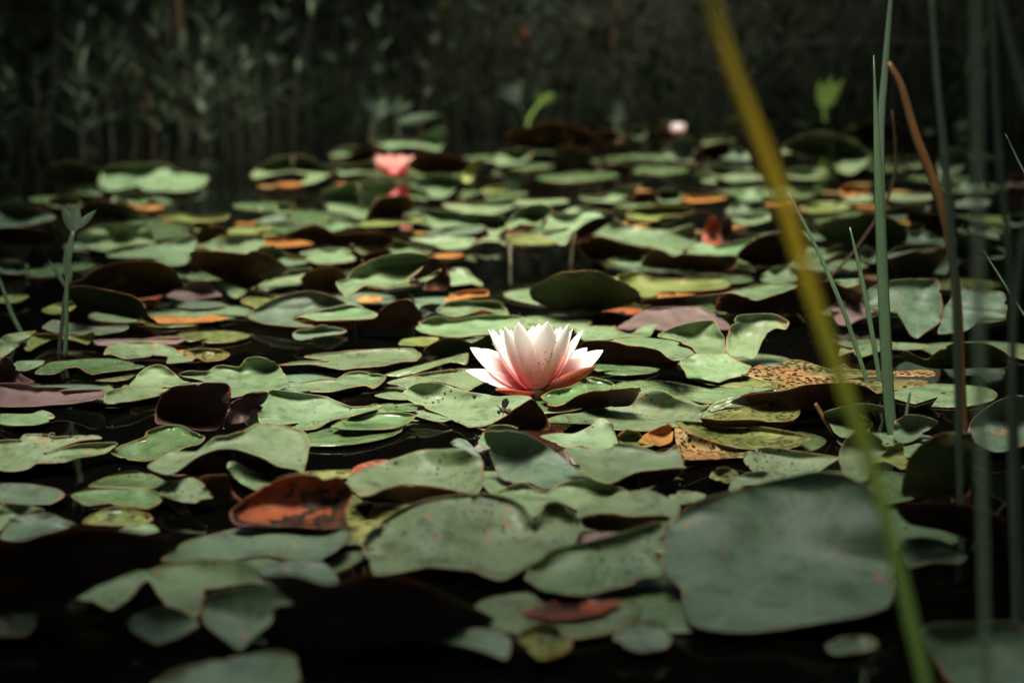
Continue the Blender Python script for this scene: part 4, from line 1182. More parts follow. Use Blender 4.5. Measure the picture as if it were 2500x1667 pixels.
for k, (x, y, r, fill, tilt) in enumerate(SPOTS):
    c2 = Vector((x, y))
    nrm = rnd.uniform(0, 6.28)
    poly = []
    for i in range(22):
        a = nrm + 0.16 + (6.283 - 0.32) * i / 21
        rr = r * (1 + 0.05 * math.sin(3 * a))
        poly.append((c2.x + rr * math.cos(a), c2.y + rr * math.sin(a)))
    poly.append((c2.x + 0.15 * r * math.cos(nrm), c2.y + 0.15 * r * math.sin(nrm)))
    ta = rnd.uniform(0, 6.28)
    V, F, E, A = [], [], [], []
    rings = 5
    for j in range(rings + 1):
        f = j / rings
        for i, (px_, py_) in enumerate(poly):
            cx_, cy_ = c2.x + 0.1 * r * math.cos(nrm + 3.14), c2.y + 0.1 * r * math.sin(nrm + 3.14)
            X, Y = cx_ + (px_ - cx_) * (0.04 + 0.96 * f), cy_ + (py_ - cy_) * (0.04 + 0.96 * f)
            z = (0.0012 + 0.0022 * ((k * 0.618) % 1) if fill else 0.006) + tilt * (r + (X - c2.x) * math.cos(ta) + (Y - c2.y) * math.sin(ta)) + (0.0004 if fill else 0.004) * f * f * math.sin(4 * i / 3.5 + k)
            V.append(Vector((X, Y, max(z, 0.001)))); E.append((1 - f) * r); A.append(math.atan2(Y - cy_, X - cx_))
    n_ = len(poly)
    for j in range(rings):
        for i in range(n_):
            a, b = j * n_ + i, j * n_ + (i + 1) % n_
            F.append((a, a + n_, b + n_, b))
    F.append(tuple(range(n_))[::-1])
    nv = len(V)
    FM = [0] * len(F)
    for f in list(F): F.append(tuple(i + nv for i in f[::-1])); FM.append(1)
    for i in range(n_):
        a, b = rings * n_ + i, rings * n_ + (i + 1) % n_
        F.append((a, a + nv, b + nv, b)); FM.append(0)
    V += [v - Vector((0, 0, 0.0009)) for v in V]
    E += E; A += A
    if fill == 1 and fill_n >= 60:             # the smallest of them, past the number kept one by one
        n0 = len(RV); RV += V; RF += [tuple(i + n0 for i in f) for f in F]; RM += FM; RE += E; RA += A
        continue
    fill_n += fill == 1
    o = mesh_obj('lily_pad', V, F, [M[rnd.choice(['o', 'o', 'ro', 's'] if fill == 2 else ['w', 'y', 'gs', 'g', 'w', 'b', 'g', 'm'] if fill else ['g', 'g', 'b', 'gs'])], M['ub']], fmat=FM, loc=Vector((x, y, 0)), attrs={'edge': E, 'ang': A})
    if fill == 2:
        o.name = 'leaf_scrap'
        tag(o, 'small rusty scrap of dead leaf floating between lily pads', 'leaf scrap', 'leaf scraps between the pads')
    elif fill: tag(o, 'green lily pad in the crowded patch below the bank plants', 'lily pad', 'green pads in the far patch')
    else: tag(o, 'round green lily pad along the side shore of the pond', 'lily pad', 'pads along the side shores')
tag(mesh_obj('small_lily_pads', RV, RF, [M['w'], M['ub']], fmat=RM, attrs={'edge': RE, 'ang': RA}), 'small low lily pads filling the gaps of the far patch', 'lily pads', kind='stuff')
# ------------------------------------------------------------------ water lilies
def petal_mesh(base, tip, axis_pt, width, bulge=0.25, cup=0.35, wpos=0.55, point=1.0, face=0.0):
    """one petal: leaf-shaped sheet from base to tip, bellied outwards from the flower axis, edges cupped inwards"""
    base, tip = Vector(base), Vector(tip)
    d = tip - base
    Ln = d.length
    outw = tip - Vector(axis_pt); outw.z = 0
    outw = outw.normalized() if outw.length > 1e-4 else Vector((0, -1, 0))
    t_ = d.normalized()
    nout = (outw - t_ * outw.dot(t_))
    if nout.length < 0.2: nout = Vector((0, 0, -1)) - t_ * (-t_.z)
    if nout.z > 0: nout = nout if t_.z > 0.5 else -nout
    nout.normalize()
    if face:                                   # petal rolled so that its inner (face > 0) or outer side shows
        q = nout * (1 - abs(face)) + Vector((0, 1 if face > 0 else -1, 0)) * abs(face)
        nout = (q - t_ * q.dot(t_)).normalized()
    side = t_.cross(nout).normalized()
    NL, NW = 16, 8
    V, al, ac = [], [], []
    for skin in (0, 1):
        for i in range(NL + 1):
            t = i / NL
            c = base + d * t + nout * (bulge * Ln * math.sin(math.pi * t ** 0.8) * 0.5)
            wv = width * 0.5 * (math.sin(math.pi * min(1, 0.12 + 0.88 * t ** (math.log(0.5) / math.log(wpos)))) ** (0.72 * point)) if t < 1 else 0
            if i == 0: wv = width * 0.22
            if i == NL: wv = width * 0.012
            for j in range(NW + 1):
                s = j / NW * 2 - 1
                p = c + side * s * wv - nout * (cup * wv * (s * s - 0.3))
                if skin: p = p - nout * 0.0006
                V.append(p); al.append(t); ac.append(s)
    F = []
    st = NW + 1
    n1 = (NL + 1) * st
    for i in range(NL):
        for j in range(NW):
            a = i * st + j
            F.append((a, a + 1, a + st + 1, a + st))
            b = a + n1
            F.append((b, b + st, b + st + 1, b + 1))
    for i in range(NL):
        for j in (0, NW):
            a = i * st + j
            F.append((a, a + st, a + st + n1, a + n1) if j == 0 else (a, a + n1, a + st + n1, a + st))
    return V, F, al, ac


# the open flower: heart of the bloom at photo pixel (1309, 955), 2.3 m away
FX = at_d(1309, 955, 2.30)
root = empty('water_lily', Vector((FX.x, FX.y, 0)))
tag(root, 'open pale pink water lily with white petal tips and black aphids', 'flower')
ZPX = 2.30 / math.cos(R(2)) / FPX / 5.226        # metres for one pixel of the close-up


def fpt(u, v, dy):
    """close-up pixel (relative to the heart at 1090,1020) at depth offset dy from the heart"""
    px, py = 1100 + u / 5.226, 760 + v / 5.226
    return at_d(px, py, FX.y + dy)


# tip in the close-up, depth of the tip, width in mm, bulge, cup, material
PET = [
 (480, 235, -0.012, 27, 0.126, .45, 'petal'), (690, 200, -0.034, 29, 0.109, .4, 'petal'), (860, 140, -0.045, 33, 0.109, .35, 'petal'),
 (1240, 130, -0.046, 34, 0.109, .35, 'petal'), (1515, 165, -0.032, 30, 0.109, .4, 'petal'), (1690, 250, -0.008, 25, 0.092, .45, 'petal'),
 (1560, 228, 0.004, 28, 0.105, .4, 'petal'), (530, 233, 0.022, 25, 0.105, .4, 'petal'), (630, 232, 0.036, 25, 0.084, .4, 'petal'),
 (1130, 158, 0.012, 28, 0.042, .4, 'petal'), (1410, 205, 0.034, 25, 0.084, .4, 'petal'), (1000, 240, 0.04, 30, 0.084, .4, 'petal'),
 (1200, 225, 0.05, 30, 0.084, .4, 'petal'), (820, 250, 0.045, 30, 0.084, .4, 'petal'), (1050, 190, -0.018, 29, 0.067, .4, 'petal'),
 (760, 230, -0.012, 25, 0.067, .4, 'petal'), (1360, 215, -0.012, 25, 0.067, .4, 'petal'),
 (250, 463, 0.004, 25, 0.067, .5, 'petal'), (1945, 500, 0.012, 25, 0.059, .5, 'petal'),
 (420, 480, 0.05, 24, 0.084, .5, 'petal'), (1740, 470, 0.055, 24, 0.084, .5, 'petal'),
 (195, 757, -0.012, 20, 0.042, .55, 'petal'), (1858, 707, -0.022, 25, .10, .45, 'sepal'),
 (575, 1010, -0.050, 26, .06, .5, 'sepal'),
]
heart = fpt(1090, 1000, 0)
FACE = {(250, 463): 0.55, (1945, 500): 0.55, (195, 757): 0.5, (420, 480): 0.5, (1740, 470): 0.5, (1858, 707): -0.45, (1690, 250): 0.3, (480, 235): 0.25}
for (u, v, dy, wmm, bu_, cu_, mt) in PET:
    tip = fpt(u, v, dy)
    dirh = Vector((tip.x - heart.x, tip.y - heart.y, 0))
    b = heart + dirh.normalized() * 0.007 + Vector((0, 0, -0.001))
    if mt == 'sepal': b = heart + dirh.normalized() * 0.006 + Vector((0, 0, -0.004))
    V, F, al, ac = petal_mesh(b, tip, heart, wmm / 1000, bu_, cu_, 0.52, face=FACE.get((u, v), 0.0))
    o = mesh_obj('petal' if mt == 'petal' else 'sepal', V, F, M[mt], parent=root, loc=Vector((FX.x, FX.y, 0)), attrs={'along': al, 'across': ac})
# receptacle, stamens, flower stalk
V, F = tube([heart + Vector((0, 0, z)) for z in (-0.014, -0.011, -0.006, 0.0, 0.006)], [0.005, 0.009, 0.0135, 0.015, 0.010], seg=16)
mesh_obj('receptacle', V, F, M['ub'], parent=root, loc=Vector((FX.x, FX.y, 0)), attrs={'edge': [0.02] * len(V), 'ang': [0.0] * len(V)})
V, F = [], []
rnd = random.Random(3)
for k in range(46):
    a = k * 2.4
    r = 0.004 + 0.013 * (k / 46)
    p0 = heart + Vector((math.cos(a) * r * .6, math.sin(a) * r * .6, 0.002))
    p1 = heart + Vector((math.cos(a) * r, math.sin(a) * r, 0.022 - 0.006 * k / 46))
    v, f = tube([p0, p0.lerp(p1, .5), p1], [0.0007, 0.0009, 0.0005], seg=4)
    n0 = len(V); V += v; F += [tuple(i + n0 for i in q) for q in f]
tag(mesh_obj('stamens', V, F, M['stamen'], parent=root, loc=Vector((FX.x, FX.y, 0))), kind='stuff')
V, F = tube(smooth_path([heart + Vector((0, 0, -0.010)), heart + Vector((0.001, 0.002, -0.03)), Vector((heart.x + 0.002, heart.y + 0.004, -0.08))], 8), [0.0062] * 9, seg=12)
mesh_obj('stalk', V, F, M['stalk'], parent=root, loc=Vector((FX.x, FX.y, 0)))


def ball(c, r, seg=6, rings=4, stretch=(1, 1, 1), rot=None):
    V, F = [], []
    for i in range(rings + 1):
        th = math.pi * i / rings
        for j in range(seg):
            ph = 2 * math.pi * j / seg
            q = Vector((math.sin(th) * math.cos(ph) * stretch[0], math.sin(th) * math.sin(ph) * stretch[1], math.cos(th) * stretch[2])) * r
            if rot: q = rot @ q
            V.append(Vector(c) + q)
    for i in range(rings):
        for j in range(seg):
            a, b = i * seg + j, i * seg + (j + 1) % seg
            F.append((a, a + seg, b + seg, b))
    return V, F


# aphids sitting on the petals: found by shooting at the finished petals
bpy.context.view_layer.update()
from mathutils.bvhtree import BVHTree
VV, FF = [], []
for ch in root.children:
    if ch.name.startswith(('petal', 'sepal')):
        n0 = len(VV)
        VV += [ch.matrix_world @ v.co for v in ch.data.vertices]
        FF += [tuple(i + n0 for i in p.vertices) for p in ch.data.polygons]
bvh = BVHTree.FromPolygons(VV, FF)
APH = '1342,390 1287,540 1210,607 1124,662 1184,670 1240,638 1210,520 1030,782 888,842 902,862 842,876 930,906 918,922 1052,945 1066,936 1108,936 1322,825 1384,842 1345,878 1310,905 1325,912 1270,910 1255,935 1240,942 1225,950 1210,960 1195,966 660,704 487,704 560,793 556,296 1542,258 435,878 475,912 240,775 262,765 310,782 745,962 757,972 775,968 802,968 785,958 600,1040 590,1052 1436,885 1090,968 925,968 1250,925 1265,938 1280,900'
V, F = [], []
for q in APH.split():
    u, v = [float(t) for t in q.split(',')]
    px, py = 1100 + u / 5.226, 760 + v / 5.226
    hit = bvh.ray_cast(Vector((0, 0, CAMZ)), ray(px, py).normalized())
    if hit[0] is None or hit[0].y > FX.y + 0.08: continue
    rot = Matrix.Rotation(rnd.uniform(0, 3.1), 3, 'Y')
    v2, f2 = ball(hit[0], 0.00062 * rnd.uniform(.8, 1.3), 6, 4, (1.5, 1, 0.9), rot)
    n0 = len(V); V += v2; F += [tuple(i + n0 for i in f) for f in f2]
if V:
    tag(mesh_obj('aphids', V, F, M['black'], loc=Vector((FX.x, FX.y, FX.z))), 'tiny black aphids scattered over the pink petals', 'aphids', kind='stuff')

# the bee beside the flower stalk
B0 = at_z(1228, 1008, 0.020)
bee = empty('bee', B0)
tag(bee, 'dark bee with one raised wing on the lily pad below the flower', 'bee')
rot = Matrix.Rotation(0.5, 3, 'Y')
v, f = ball(B0 + Vector((0.000, 0, 0.003)), 0.0030, 10, 7, (1.15, 1, 1), rot); mesh_obj('thorax', v, f, M['beefur'], parent=bee, loc=B0)
v, f = ball(B0 + Vector((0.0055, 0.001, 0.0012)), 0.0032, 10, 7, (1.7, 1, 0.95), Matrix.Rotation(0.35, 3, 'Y')); mesh_obj('abdomen', v, f, M['beefur'], parent=bee, loc=B0)
v, f = ball(B0 + Vector((-0.0045, -0.0005, 0.0012)), 0.0021, 8, 6, (0.9, 1.1, 1)); mesh_obj('head', v, f, M['black'], parent=bee, loc=B0)
wing = petal_mesh(B0 + Vector((0.001, 0, 0.005)), B0 + Vector((0.0035, 0.001, 0.0155)), B0 + Vector((0.001, 0.02, 0.005)), 0.0075, 0.05, 0.1, 0.62)
mesh_obj('wing', wing[0], wing[1], M['black'], parent=bee, loc=B0)
for k, (dx, dz) in enumerate([(-0.006, 0.0075), (-0.004, -0.004), (-0.001, -0.005), (0.003, -0.005)]):
    p0 = B0 + Vector((-0.001 + 0.001 * k, -0.002, 0.002))
    p1 = p0 + Vector((dx * .6, -0.003, max(dz, 0) * .6 + 0.0012)); p2 = p0 + Vector((dx, -0.003, dz))
    v, f = tube([p0, p1, p2], [0.0006, 0.0005, 0.0003], seg=5); mesh_obj('leg', v, f, M['black'], parent=bee, loc=B0)

# small dark bit of debris on the same pad
D0 = at_z(1158, 968, 0.022)
v, f = ball(D0, 0.0022, 7, 5, (1, 0.8, 1.25))
v = [p + Vector((rnd.uniform(-1, 1), rnd.uniform(-1, 1), rnd.uniform(-1, 1))) * 0.0005 for p in v]
tag(mesh_obj('debris', v, f, M['black'], loc=D0), 'black crumb of debris on the pad left of the bee', 'debris')


def closed_flower(name, px, py, z0, width_px, height_px, n, mat, label, open_=0.35, gap=None):
    c = at_z(px, py, z0)
    sc_ = (c - Vector((0, 0, CAMZ))).length / FPX
    H_, W_ = height_px * sc_, width_px * sc_
    t = empty(name, Vector((c.x, c.y, 0)))
    tag(t, label, 'flower')
    for ring in (0, 1):
        for k in range(n):
            a = 2 * math.pi * (k + 0.5 * ring) / n - math.pi / 2
            if gap is not None and ring == 0 and abs(math.atan2(math.sin(a + math.pi / 2 - gap), math.cos(a + math.pi / 2 - gap))) < 0.55: continue
            if gap is not None and ring == 1 and abs(math.atan2(math.sin(a + math.pi / 2 - gap), math.cos(a + math.pi / 2 - gap))) < 0.5: continue
            rr = W_ * (0.46 if ring == 0 else 0.30)
            b = c + Vector((math.cos(a), math.sin(a), 0)) * W_ * 0.18
            tp = c + Vector((math.cos(a) * rr, math.sin(a) * rr, H_ * (0.92 + 0.1 * random.Random(k + 9 * ring).random())))
            V, F, al, ac = petal_mesh(b, tp, c, W_ * 0.30, open_, 0.4, 0.55)
            mesh_obj('petal', V, F, M[mat], parent=t, loc=Vector((c.x, c.y, 0)), attrs={'along': al, 'across': ac})
    V, F = tube([c + Vector((0, 0, 0.004)), c, Vector((c.x, c.y, -0.06))], [W_ * .16, 0.006, 0.005], seg=8)
    mesh_obj('stalk', V, F, M['stalk'], parent=t, loc=Vector((c.x, c.y, 0)))
    return t


closed_flower('water_lily', 963, 428, 0.012, 104, 48, 9, 'petal_far', 'half-open rose pink water lily in the far patch of pads', 0.3, gap=0.02)
closed_flower('water_lily', 991, 511, 0.012, 26, 26, 6, 'petal_far', 'tiny round pink water lily bud in front of the half-open rose flower', 0.5)
closed_flower('water_lily', 1655, 327, 0.015, 34, 27, 7, 'petal', 'small peach-white round water lily bud at the edge of the bank', 0.5)
o_ = pad([('t', 'A3', '1380,285 1390,250 1450,235 1475,260 1440,290')], 'r', 'uo', name='dead_leaf', cat='leaf', label='orange dead leaf touching the peach-white bud')

# ------------------------------------------------------------------ reeds and blades
G_R = 'reeds rising from the water'


def blade(name, P, dist, wpx, mat, label, flat=0.3, taper_top=0.05, taper_bot=0.75, group=None, cat='reed', n=26):
    """P: photo pixels root to tip; dist: distance from the lens at root and tip; wpx: full width in photo pixels"""
    d0, d1 = dist if isinstance(dist, tuple) else (dist, dist)
    m_ = len(P)
    pp = [at_d(x, y, d0 + (d1 - d0) * i / (m_ - 1)) for i, (x, y) in enumerate(P)]
    if pp[0].z > -0.02:
        dirn = (pp[0] - pp[1]).normalized()
        k_ = (pp[0].z + 0.05) / max(0.2, -dirn.z)
        if -dirn.z > 0.2: pp = [pp[0] + dirn * k_] + pp
    path = smooth_path(pp, n)
    w0 = wpx * (d0 + d1) / 2 / FPX / 2
    rad = []
    for i in range(n + 1):
        t = i / n
        r = w0 * (taper_bot + (1 - taper_bot) * min(1, t * 3))
        if t > 0.55: r *= taper_top + (1 - taper_top) * (1 - ((t - 0.55) / 0.45) ** 1.8)
        rad.append(max(r, 0.0003))
    V, F = tube(path, rad, flat, 8)
    base = Vector((path[0].x, path[0].y, 0))
    o = mesh_obj(name, V, F, M[mat], loc=base)
    tag(o, label, cat, group)
    return o


blade('reed', [(2290, 1800), (2215, 1480), (2140, 1180), (2060, 950), (1975, 700), (1890, 430), (1800, 200), (1735, 0), (1700, -110)], (1.06, 0.97), 40, 'blade',
      'long arching yellow-green blade crossing in front of everything', taper_top=0.35)
blade('reed', [(2190, 1092), (2172, 1000), (2156, 700), (2143, 400), (2133, 135)], 2.12, 30, 'reed',
      'straight sharp-tipped blue-green reed standing between the brown stem and the long blade', taper_top=0.02)
blade('reed', [(2185, 1060), (2160, 700), (2150, 350), (2160, 180), (2178, -40)], 2.55, 20, 'reed_d',
      'thin dark reed right behind the sharp-tipped one', taper_top=0.5)
blade('reed', [(2362, 1232), (2348, 950), (2333, 690), (2295, 490), (2235, 330), (2200, 210), (2168, 153)], 1.88, 24, 'reed_o',
      'orange-brown dying reed stem with a bent blunt tip', taper_top=0.55, flat=0.6)
blade('reed', [(2345, 1250), (2335, 800), (2325, 600), (2308, 400), (2288, 200), (2272, -40)], 1.7, 22, 'reed_d',
      'dark green reed leaning next to the brown stem', taper_top=0.6)
blade('reed', [(2490, 1300), (2475, 900), (2462, 600), (2440, 400), (2425, 100), (2418, -40)], 1.5, 18, 'reed_d',
      'dark green reed beyond the brown stem, blurred', taper_top=0.6)
blade('reed', [(2580, 500), (2520, 300), (2470, 120), (2432, -30)], 1.45, 26, 'reed_d', 'dark reed leaning inwards at the edge of the reed bed', taper_top=0.6)
blade('reed', [(2480, 1500), (2468, 1070), (2472, 850), (2487, 650), (2512, 480)], 1.45, 20, 'reed_d', 'dark olive reed curving outwards at the edge of the reed bed', taper_top=0.5)
blade('reed', [(2400, 1300), (2392, 900), (2388, 500), (2385, 200), (2383, -60)], 1.12, 26, 'reed_d', 'broad very blurred dark reed in front of the reed bed', taper_top=0.8)
blade('reed', [(2165, 1085), (2110, 910), (2060, 760), (2000, 620), (1925, 470)], 2.2, 12, 'reed', 'thin green stem leaning across behind the long yellow-green blade', taper_top=0.3)
blade('reed', [(2170, 1075), (2140, 880), (2110, 710), (2075, 555)], 2.2, 13, 'reed', 'thin green stem with a brown tip beside the sharp reed', taper_top=0.3)
blade('reed', [(2035, 668), (2080, 620), (2130, 550), (2160, 500), (2184, 430), (2186, 360), (2178, 270)], 2.9, 8, 'deadstem', 'thin curved brown stem behind the sharp reed', taper_top=0.5, flat=0.9)
blade('reed', [(2560, 520), (2500, 420), (2455, 328)], 2.2, 6, 'reed', 'hair-thin green blade at the outer edge of the reed bed', taper_top=0.2)
blade('reed', [(2520, 800), (2450, 690), (2400, 610)], 2.3, 6, 'reed', 'hair-thin blade crossing low behind the outer reeds', taper_top=0.2)
blade('reed', [(2052, 1092), (2030, 1050), (2005, 1010), (1990, 985)], 2.12, 13, 'reed_o', 'short brown-green stalk bending under the speckled decaying pad', taper_top=0.8, flat=0.9)
blade('reed', [(2208, 1090), (2212, 1020), (2222, 955)], 2.12, 10, 'reed_d', 'short thin green stub beside the foot of the sharp reed', taper_top=0.5)
blade('reed', [(2330, 1240), (2318, 1190), (2312, 1155)], 1.86, 10, 'reed_o', 'small curved orange sprout beside the foot of the brown stem', taper_top=0.2)
blade('reed', [(52, 812), (30, 770), (12, 720), (-10, 660)], 2.75, 11, 'reed', 'single green stem rising next to the leafy seedling', taper_top=0.6)
rnd = random.Random(8)
for k in range(26):                       # the reed bed goes on outside the picture
    y = rnd.uniform(1.3, 3.0)
    x = 0.30 * y + rnd.uniform(0.06, 0.7)
    h = rnd.uniform(0.5, 1.0)
    lean = rnd.uniform(-.12, .12)
    p = smooth_path([(x, y, -0.08), (x + lean * .3, y, h * .4), (x + lean, y + rnd.uniform(-.05, .05), h)], 10)
    V, F = tube(p, [0.006 * (1 - 0.09 * i) + 0.0006 for i in range(11)], 0.35, 6, (math.cos(k), math.sin(k), 0))
    tag(mesh_obj('reed', V, F, M['reed_d'], loc=Vector((x, y, 0))), 'dark green reed of the bed along the side shore', 'reed', 'reed bed on the side shore')

# ------------------------------------------------------------------ leafy plants
def leaf_mesh(p, d, up, ln, wd, fold=0.25, droop=0.15):
    d = Vector(d).normalized()
    s = d.cross(Vector(up))
    s = s.normalized() if s.length > 1e-4 else Vector((1, 0, 0))
    n_ = s.cross(d).normalized()
    V, F = [], []
    for i in range(6):
        t = i / 5
        c = Vector(p) + d * ln * t - Vector((0, 0, droop * ln * t * t))
        wv = wd * 0.5 * (math.sin(math.pi * (0.08 + 0.92 * t) ** 0.8) if t < 1 else 0.02)
        V += [c + s * wv + n_ * fold * wv, c, c - s * wv + n_ * fold * wv]
    for i in range(5):
        for j in (0, 1):
            a = i * 3 + j
            F.append((a, a + 1, a + 4, a + 3))
    return V, F


def herb(name, base, top, nodes, ln, wd, leafm, stemm, label, group, rnd, spread=0.7, cat='plant', start=0.25, stem_r=0.003):
    base, top = Vector(base), Vector(top)
    e = empty(name, base)
    tag(e, label, cat, group)
    mid = base.lerp(top, 0.5) + Vector((rnd.uniform(-.03, .03), rnd.uniform(-.02, .02), 0))
    path = smooth_path([base + Vector((0, 0, -0.05)), mid, top], 9)
    V, F = tube(path, [stem_r * (1 - 0.07 * i) for i in range(10)], 1, 6)
    mesh_obj('stem', V, F, M[stemm], parent=e, loc=base)
    a0 = rnd.uniform(0, 6.28)
    for k in range(nodes):
        f = start + (1 - start) * (k + 0.5) / nodes
        i = min(8, int(f * 9)); p = path[i].lerp(path[i + 1], f * 9 - i)
        for s in (0, 1):
            a = a0 + k * 1.57 + s * math.pi + rnd.uniform(-.3, .3)
            el = 0.35 + 0.5 * f
            d = Vector((math.cos(a) * spread, math.sin(a) * spread, el))
            v, fc = leaf_mesh(p, d, (0, 0, 1), ln * rnd.uniform(.7, 1.15), wd * rnd.uniform(.8, 1.2))
            mesh_obj('leaf', v, fc, M[leafm], parent=e, loc=base)
    # bud leaves at the tip
    for s in range(3):
        a = a0 + s * 2.1
        v, fc = leaf_mesh(path[-1], (math.cos(a) * .3, math.sin(a) * .3, 1), (0.3, 0, 1), ln * .75, wd * .7)
        mesh_obj('leaf', v, fc, M[leafm], parent=e, loc=base)
    return e


rnd = random.Random(4)
# the seedling on the left, with leaves where the photograph has them
S0 = at_z(158, 872, 0.0)
e = empty('seedling', S0); tag(e, 'slender grey-green seedling with paired upright leaves standing in the water', 'plant')
sd = S0.y
pa = [at_d(x, y, sd) for x, y in ((158, 880), (162, 800), (163, 700), (172, 620), (178, 565))]
v, f = tube(smooth_path(pa, 12), [0.0028] * 13, 1, 7); mesh_obj('stem', v, f, M['reed'], parent=e, loc=S0)
pa = [at_d(x, y, sd + 0.02) for x, y in ((143, 880), (150, 800), (160, 720))]
v, f = tube(smooth_path(pa, 8), [0.0026] * 9, 1, 7); mesh_obj('stem', v, f, M['stem'], parent=e, loc=S0)
for (x0, y0, x1, y1, wpx) in [(178, 566, 150, 500, 30), (180, 566, 192, 500, 26), (184, 560, 236, 512, 20), (168, 690, 158, 605, 24), (158, 700, 118, 632, 14), (178, 570, 172, 495, 22), (166, 640, 175, 560, 16)]:
    p0, p1 = at_d(x0, y0, sd), at_d(x1, y1, sd - 0.01)
    v, f = leaf_mesh(p0, p1 - p0, (0.2, 1, 0.2), (p1 - p0).length, wpx * sd / FPX, 0.3, 0.0)
    mesh_obj('leaf', v, f, M['leaf5'], parent=e, loc=S0)


def shoot(P, dist, leaves, wst, leafm, stemm, label, name='shoot', group=None):
    p0 = at_d(*P[0], dist)
    b = Vector((p0.x, p0.y, max(0, p0.z)))
    e = empty(name, b); tag(e, label, 'plant', group)
    pa = [at_d(x, y, dist) for x, y in P]
    v, f = tube(smooth_path(pa, 8), [wst * dist / FPX / 2] * 9, 1, 6); mesh_obj('stem', v, f, M[stemm], parent=e, loc=b)
    for (x0, y0, x1, y1, wpx) in leaves:
        a, c = at_d(x0, y0, dist), at_d(x1, y1, dist - 0.02)
        v, f = leaf_mesh(a, c - a, (0.2, 1, 0.2), (c - a).length, wpx * dist / FPX, 0.3, 0.0)
        mesh_obj('leaf', v, f, M[leafm], parent=e, loc=b)
    return e


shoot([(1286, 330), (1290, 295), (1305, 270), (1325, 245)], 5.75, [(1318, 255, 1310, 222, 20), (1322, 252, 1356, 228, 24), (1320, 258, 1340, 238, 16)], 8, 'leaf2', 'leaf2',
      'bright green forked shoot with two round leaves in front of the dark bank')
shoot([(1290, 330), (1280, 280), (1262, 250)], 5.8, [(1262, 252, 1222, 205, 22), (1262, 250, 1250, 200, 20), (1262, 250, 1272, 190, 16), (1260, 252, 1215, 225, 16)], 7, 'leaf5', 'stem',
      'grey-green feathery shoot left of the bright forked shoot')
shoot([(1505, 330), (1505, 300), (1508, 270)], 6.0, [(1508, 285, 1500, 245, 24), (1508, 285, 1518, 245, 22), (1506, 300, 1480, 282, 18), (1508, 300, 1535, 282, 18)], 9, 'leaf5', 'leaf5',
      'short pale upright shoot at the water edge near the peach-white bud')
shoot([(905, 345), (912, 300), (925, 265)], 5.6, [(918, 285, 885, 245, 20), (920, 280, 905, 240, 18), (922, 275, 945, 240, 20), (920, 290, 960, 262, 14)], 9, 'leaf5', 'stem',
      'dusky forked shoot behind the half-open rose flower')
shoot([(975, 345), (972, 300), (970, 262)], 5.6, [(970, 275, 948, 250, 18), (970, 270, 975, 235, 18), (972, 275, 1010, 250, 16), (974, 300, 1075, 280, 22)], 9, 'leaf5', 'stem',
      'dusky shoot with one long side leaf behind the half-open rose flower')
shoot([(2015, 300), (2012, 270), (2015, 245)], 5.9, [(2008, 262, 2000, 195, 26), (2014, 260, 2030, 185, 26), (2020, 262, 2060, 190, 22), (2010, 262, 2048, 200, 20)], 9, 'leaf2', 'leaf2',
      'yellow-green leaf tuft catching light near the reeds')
G_H = 'leafy plants along the far bank'
H_LAB = {'leaf1': 'dark green leafy herb growing in the tangle on the far bank', 'leaf4': 'grey-green leafy herb growing in the tangle on the far bank',
         'leaf3': 'rust-red leaved herb growing in the tangle on the far bank', 'leaf2': 'brighter green leafy herb growing in the tangle on the far bank'}
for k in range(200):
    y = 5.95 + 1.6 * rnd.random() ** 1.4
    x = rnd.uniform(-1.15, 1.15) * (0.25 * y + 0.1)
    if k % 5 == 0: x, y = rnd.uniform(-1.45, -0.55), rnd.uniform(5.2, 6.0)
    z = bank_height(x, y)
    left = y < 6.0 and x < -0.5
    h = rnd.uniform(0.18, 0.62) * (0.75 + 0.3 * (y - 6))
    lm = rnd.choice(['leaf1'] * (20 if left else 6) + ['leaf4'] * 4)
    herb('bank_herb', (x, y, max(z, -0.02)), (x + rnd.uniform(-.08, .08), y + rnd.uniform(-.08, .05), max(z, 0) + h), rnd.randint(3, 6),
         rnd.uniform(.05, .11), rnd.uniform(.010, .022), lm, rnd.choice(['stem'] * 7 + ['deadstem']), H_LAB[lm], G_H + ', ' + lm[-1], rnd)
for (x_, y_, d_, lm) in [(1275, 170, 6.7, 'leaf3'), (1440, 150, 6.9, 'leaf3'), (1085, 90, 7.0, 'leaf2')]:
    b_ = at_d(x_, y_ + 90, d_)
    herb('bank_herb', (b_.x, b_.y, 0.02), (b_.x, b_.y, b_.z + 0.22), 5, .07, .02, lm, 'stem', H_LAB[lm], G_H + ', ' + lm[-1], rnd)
# marked stems in the tangle
blade('dead_plant', [(450, 330), (452, 280), (455, 200), (448, 120), (438, 40), (436, -30)], 6.25, 22, 'deadstem', 'thick brown dead stem standing upright on the far bank', taper_top=0.7, flat=1, cat='plant')
blade('dead_plant', [(1500, 330), (1495, 200), (1500, 80), (1512, -30)], 6.6, 9, 'deadstem', 'thin rust-coloured dead stem on the far bank above the pale shoot', taper_top=0.7, flat=1, cat='plant')
v, f = tube(smooth_path([at_d(1900, 112, 6.3), at_d(2050, 104, 6.35), at_d(2200, 106, 6.4), at_d(2420, 110, 6.5)], 10), [0.008] * 11, 1, 7)
c_ = at_d(2100, 105, 6.35)
tag(mesh_obj('twig', v, f, M['bark'], loc=c_), 'fallen dark twig lying level across the bank plants behind the reeds', 'twig')

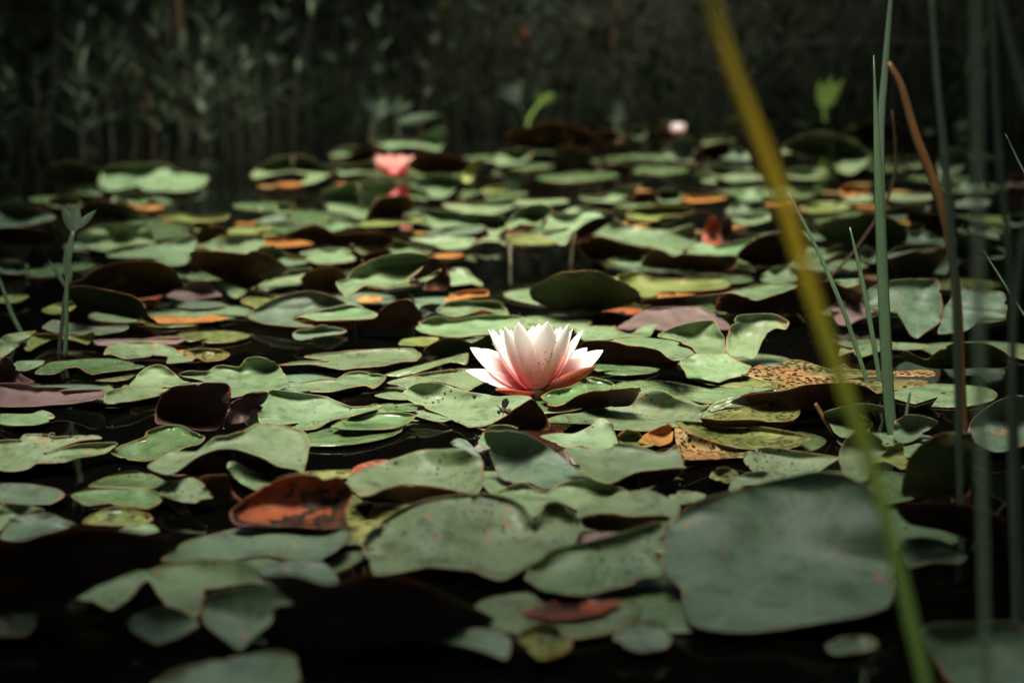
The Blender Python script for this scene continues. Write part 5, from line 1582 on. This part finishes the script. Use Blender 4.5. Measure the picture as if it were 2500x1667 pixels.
# the low tangle of leaves between those plants
V, F = [], []
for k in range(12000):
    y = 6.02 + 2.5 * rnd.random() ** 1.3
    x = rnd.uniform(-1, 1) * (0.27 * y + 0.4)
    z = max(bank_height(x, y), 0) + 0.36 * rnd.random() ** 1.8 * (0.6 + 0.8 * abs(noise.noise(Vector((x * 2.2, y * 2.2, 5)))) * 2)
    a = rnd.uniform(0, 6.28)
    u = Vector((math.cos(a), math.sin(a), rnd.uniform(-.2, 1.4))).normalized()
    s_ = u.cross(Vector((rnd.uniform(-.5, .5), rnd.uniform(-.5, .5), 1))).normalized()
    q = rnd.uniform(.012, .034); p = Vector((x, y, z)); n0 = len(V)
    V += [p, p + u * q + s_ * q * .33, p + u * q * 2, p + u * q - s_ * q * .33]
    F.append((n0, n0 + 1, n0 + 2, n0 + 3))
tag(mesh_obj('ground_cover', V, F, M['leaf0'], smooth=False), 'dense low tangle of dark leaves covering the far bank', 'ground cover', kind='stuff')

# fine grass along the water's edge
V, F = [], []
for k in range(900):
    y = 5.95 + 1.5 * rnd.random() ** 1.2
    x = rnd.uniform(-1, 1) * (0.26 * y + 0.2)
    h = rnd.uniform(0.10, 0.42) * (0.7 + 0.6 * abs(noise.noise(Vector((x * 1.7, y, 2)))))
    z = max(bank_height(x, y), -0.02)
    lx, ly = rnd.gauss(0, .25) * h, rnd.gauss(0, .2) * h
    wv = rnd.uniform(.0015, .0038)
    n0 = len(V)
    for i in range(4):
        t = i / 3
        c = Vector((x + lx * t * t, y + ly * t * t, z + h * t))
        q = wv * (1 - t) + 0.0003
        V += [c - Vector((q, 0, 0)), c + Vector((q, 0.3 * q, 0))]
    for i in range(3): F.append((n0 + 2 * i, n0 + 2 * i + 1, n0 + 2 * i + 3, n0 + 2 * i + 2))
tag(mesh_obj('bank_grass', V, F, M['leaf1'], smooth=False), 'fine grey-green grass and stems along the edge of the far bank', 'grass', kind='stuff')

# added beads that catch the sky, standing in for glints on the water
V, F = [], []
for k in range(260):
    y = rnd.uniform(1.7, 3.2); x = rnd.uniform(-0.2, 0.2) * y
    r_ = rnd.uniform(0.0007, 0.0021)
    v, f = ball((x, y, 0.0003), r_, 8, 6, (1.2, 1.2, 0.8))
    n0 = len(V); V += v; F += [tuple(i + n0 for i in q) for q in f]
tag(mesh_obj('glint_beads', V, F, M['water']), 'tiny beads added as glints on the dark water between the pads', 'bubbles', kind='stuff')

# ------------------------------------------------------------------ labels of the pads that have no name of their own
LAND = [('open pink flower', (1309, 1000)), ('bee', (1228, 1015)), ('rusty dead pad', (720, 1280)), ('upright purple pad', (470, 1050)),
        ('butterfly-shaped pad', (1770, 920)), ('speckled decaying pad', (2000, 930)), ('largest blue-green pad', (1880, 1500)),
        ('lens-shaped standing pad', (1430, 760)), ('leafy seedling', (158, 872)), ('red-orange curled leaf', (1735, 600)),
        ('half-open rose flower', (963, 432)), ('peach-white bud', (1655, 330)), ('two-lobed stalked pad', (1250, 680)),
        ('brown reed stem', (2362, 1232)), ('sharp-tipped reed', (2190, 1092)), ('deep-shaded brown tipped pad', (200, 1420)),
        ('large cupped orange-spotted pad', (1180, 1400)), ('dusky two-lobed pad', (2320, 830)), ('brown-lobed folded pad', (900, 800))]
LAND = [(n_, at_z(*p_, 0.0)) for n_, p_ in LAND]
TINT = {'pad_green': 'plain green', 'pad_green_spotted': 'spotted green', 'pad_yellow_green': 'yellowish green', 'pad_blue_green': 'dull blue-green',
        'pad_purple': 'purplish', 'pad_rotten_orange': 'rotting orange', 'pad_speckled_brown': 'brown-speckled', 'pad_wet_green': 'wet green', 'pad_mossy': 'mossy', 'pad_rust': 'rusty', 'leaf_red': 'reddish'}
ORD = ['nearest', 'second nearest', 'third nearest', 'fourth nearest', 'fifth nearest', 'sixth nearest', 'seventh nearest', 'eighth nearest', 'ninth nearest', 'tenth nearest',
       'eleventh nearest', 'twelfth nearest', 'thirteenth nearest', 'fourteenth nearest', 'fifteenth nearest', 'sixteenth nearest', 'seventeenth nearest', 'eighteenth nearest', 'nineteenth nearest', 'twentieth nearest']
shared = {v[0] for v in LG.values()}
todo = {}
for o in list(bpy.data.objects):
    if o.parent is None and o.get('label') in shared:
        under = 'underside' in o['label']
        todo.setdefault((TINT[o.data.materials[0].name] if not under else 'tipped-up', under), []).append(o)
for (tint, under), obs in todo.items():
    byl = {}
    for o in obs:
        n_, p_ = min(LAND, key=lambda q: (q[1] - o.location).length)
        byl.setdefault(n_, []).append(((p_ - o.location).length, o))
    for n_, lst in byl.items():
        lst.sort(key=lambda q: q[0])
        for i, (d_, o) in enumerate(lst):
            o['label'] = '%s lily pad%s, %s to the %s' % (tint, ' with brown underside showing' if under else '', ORD[min(i, 19)], n_)
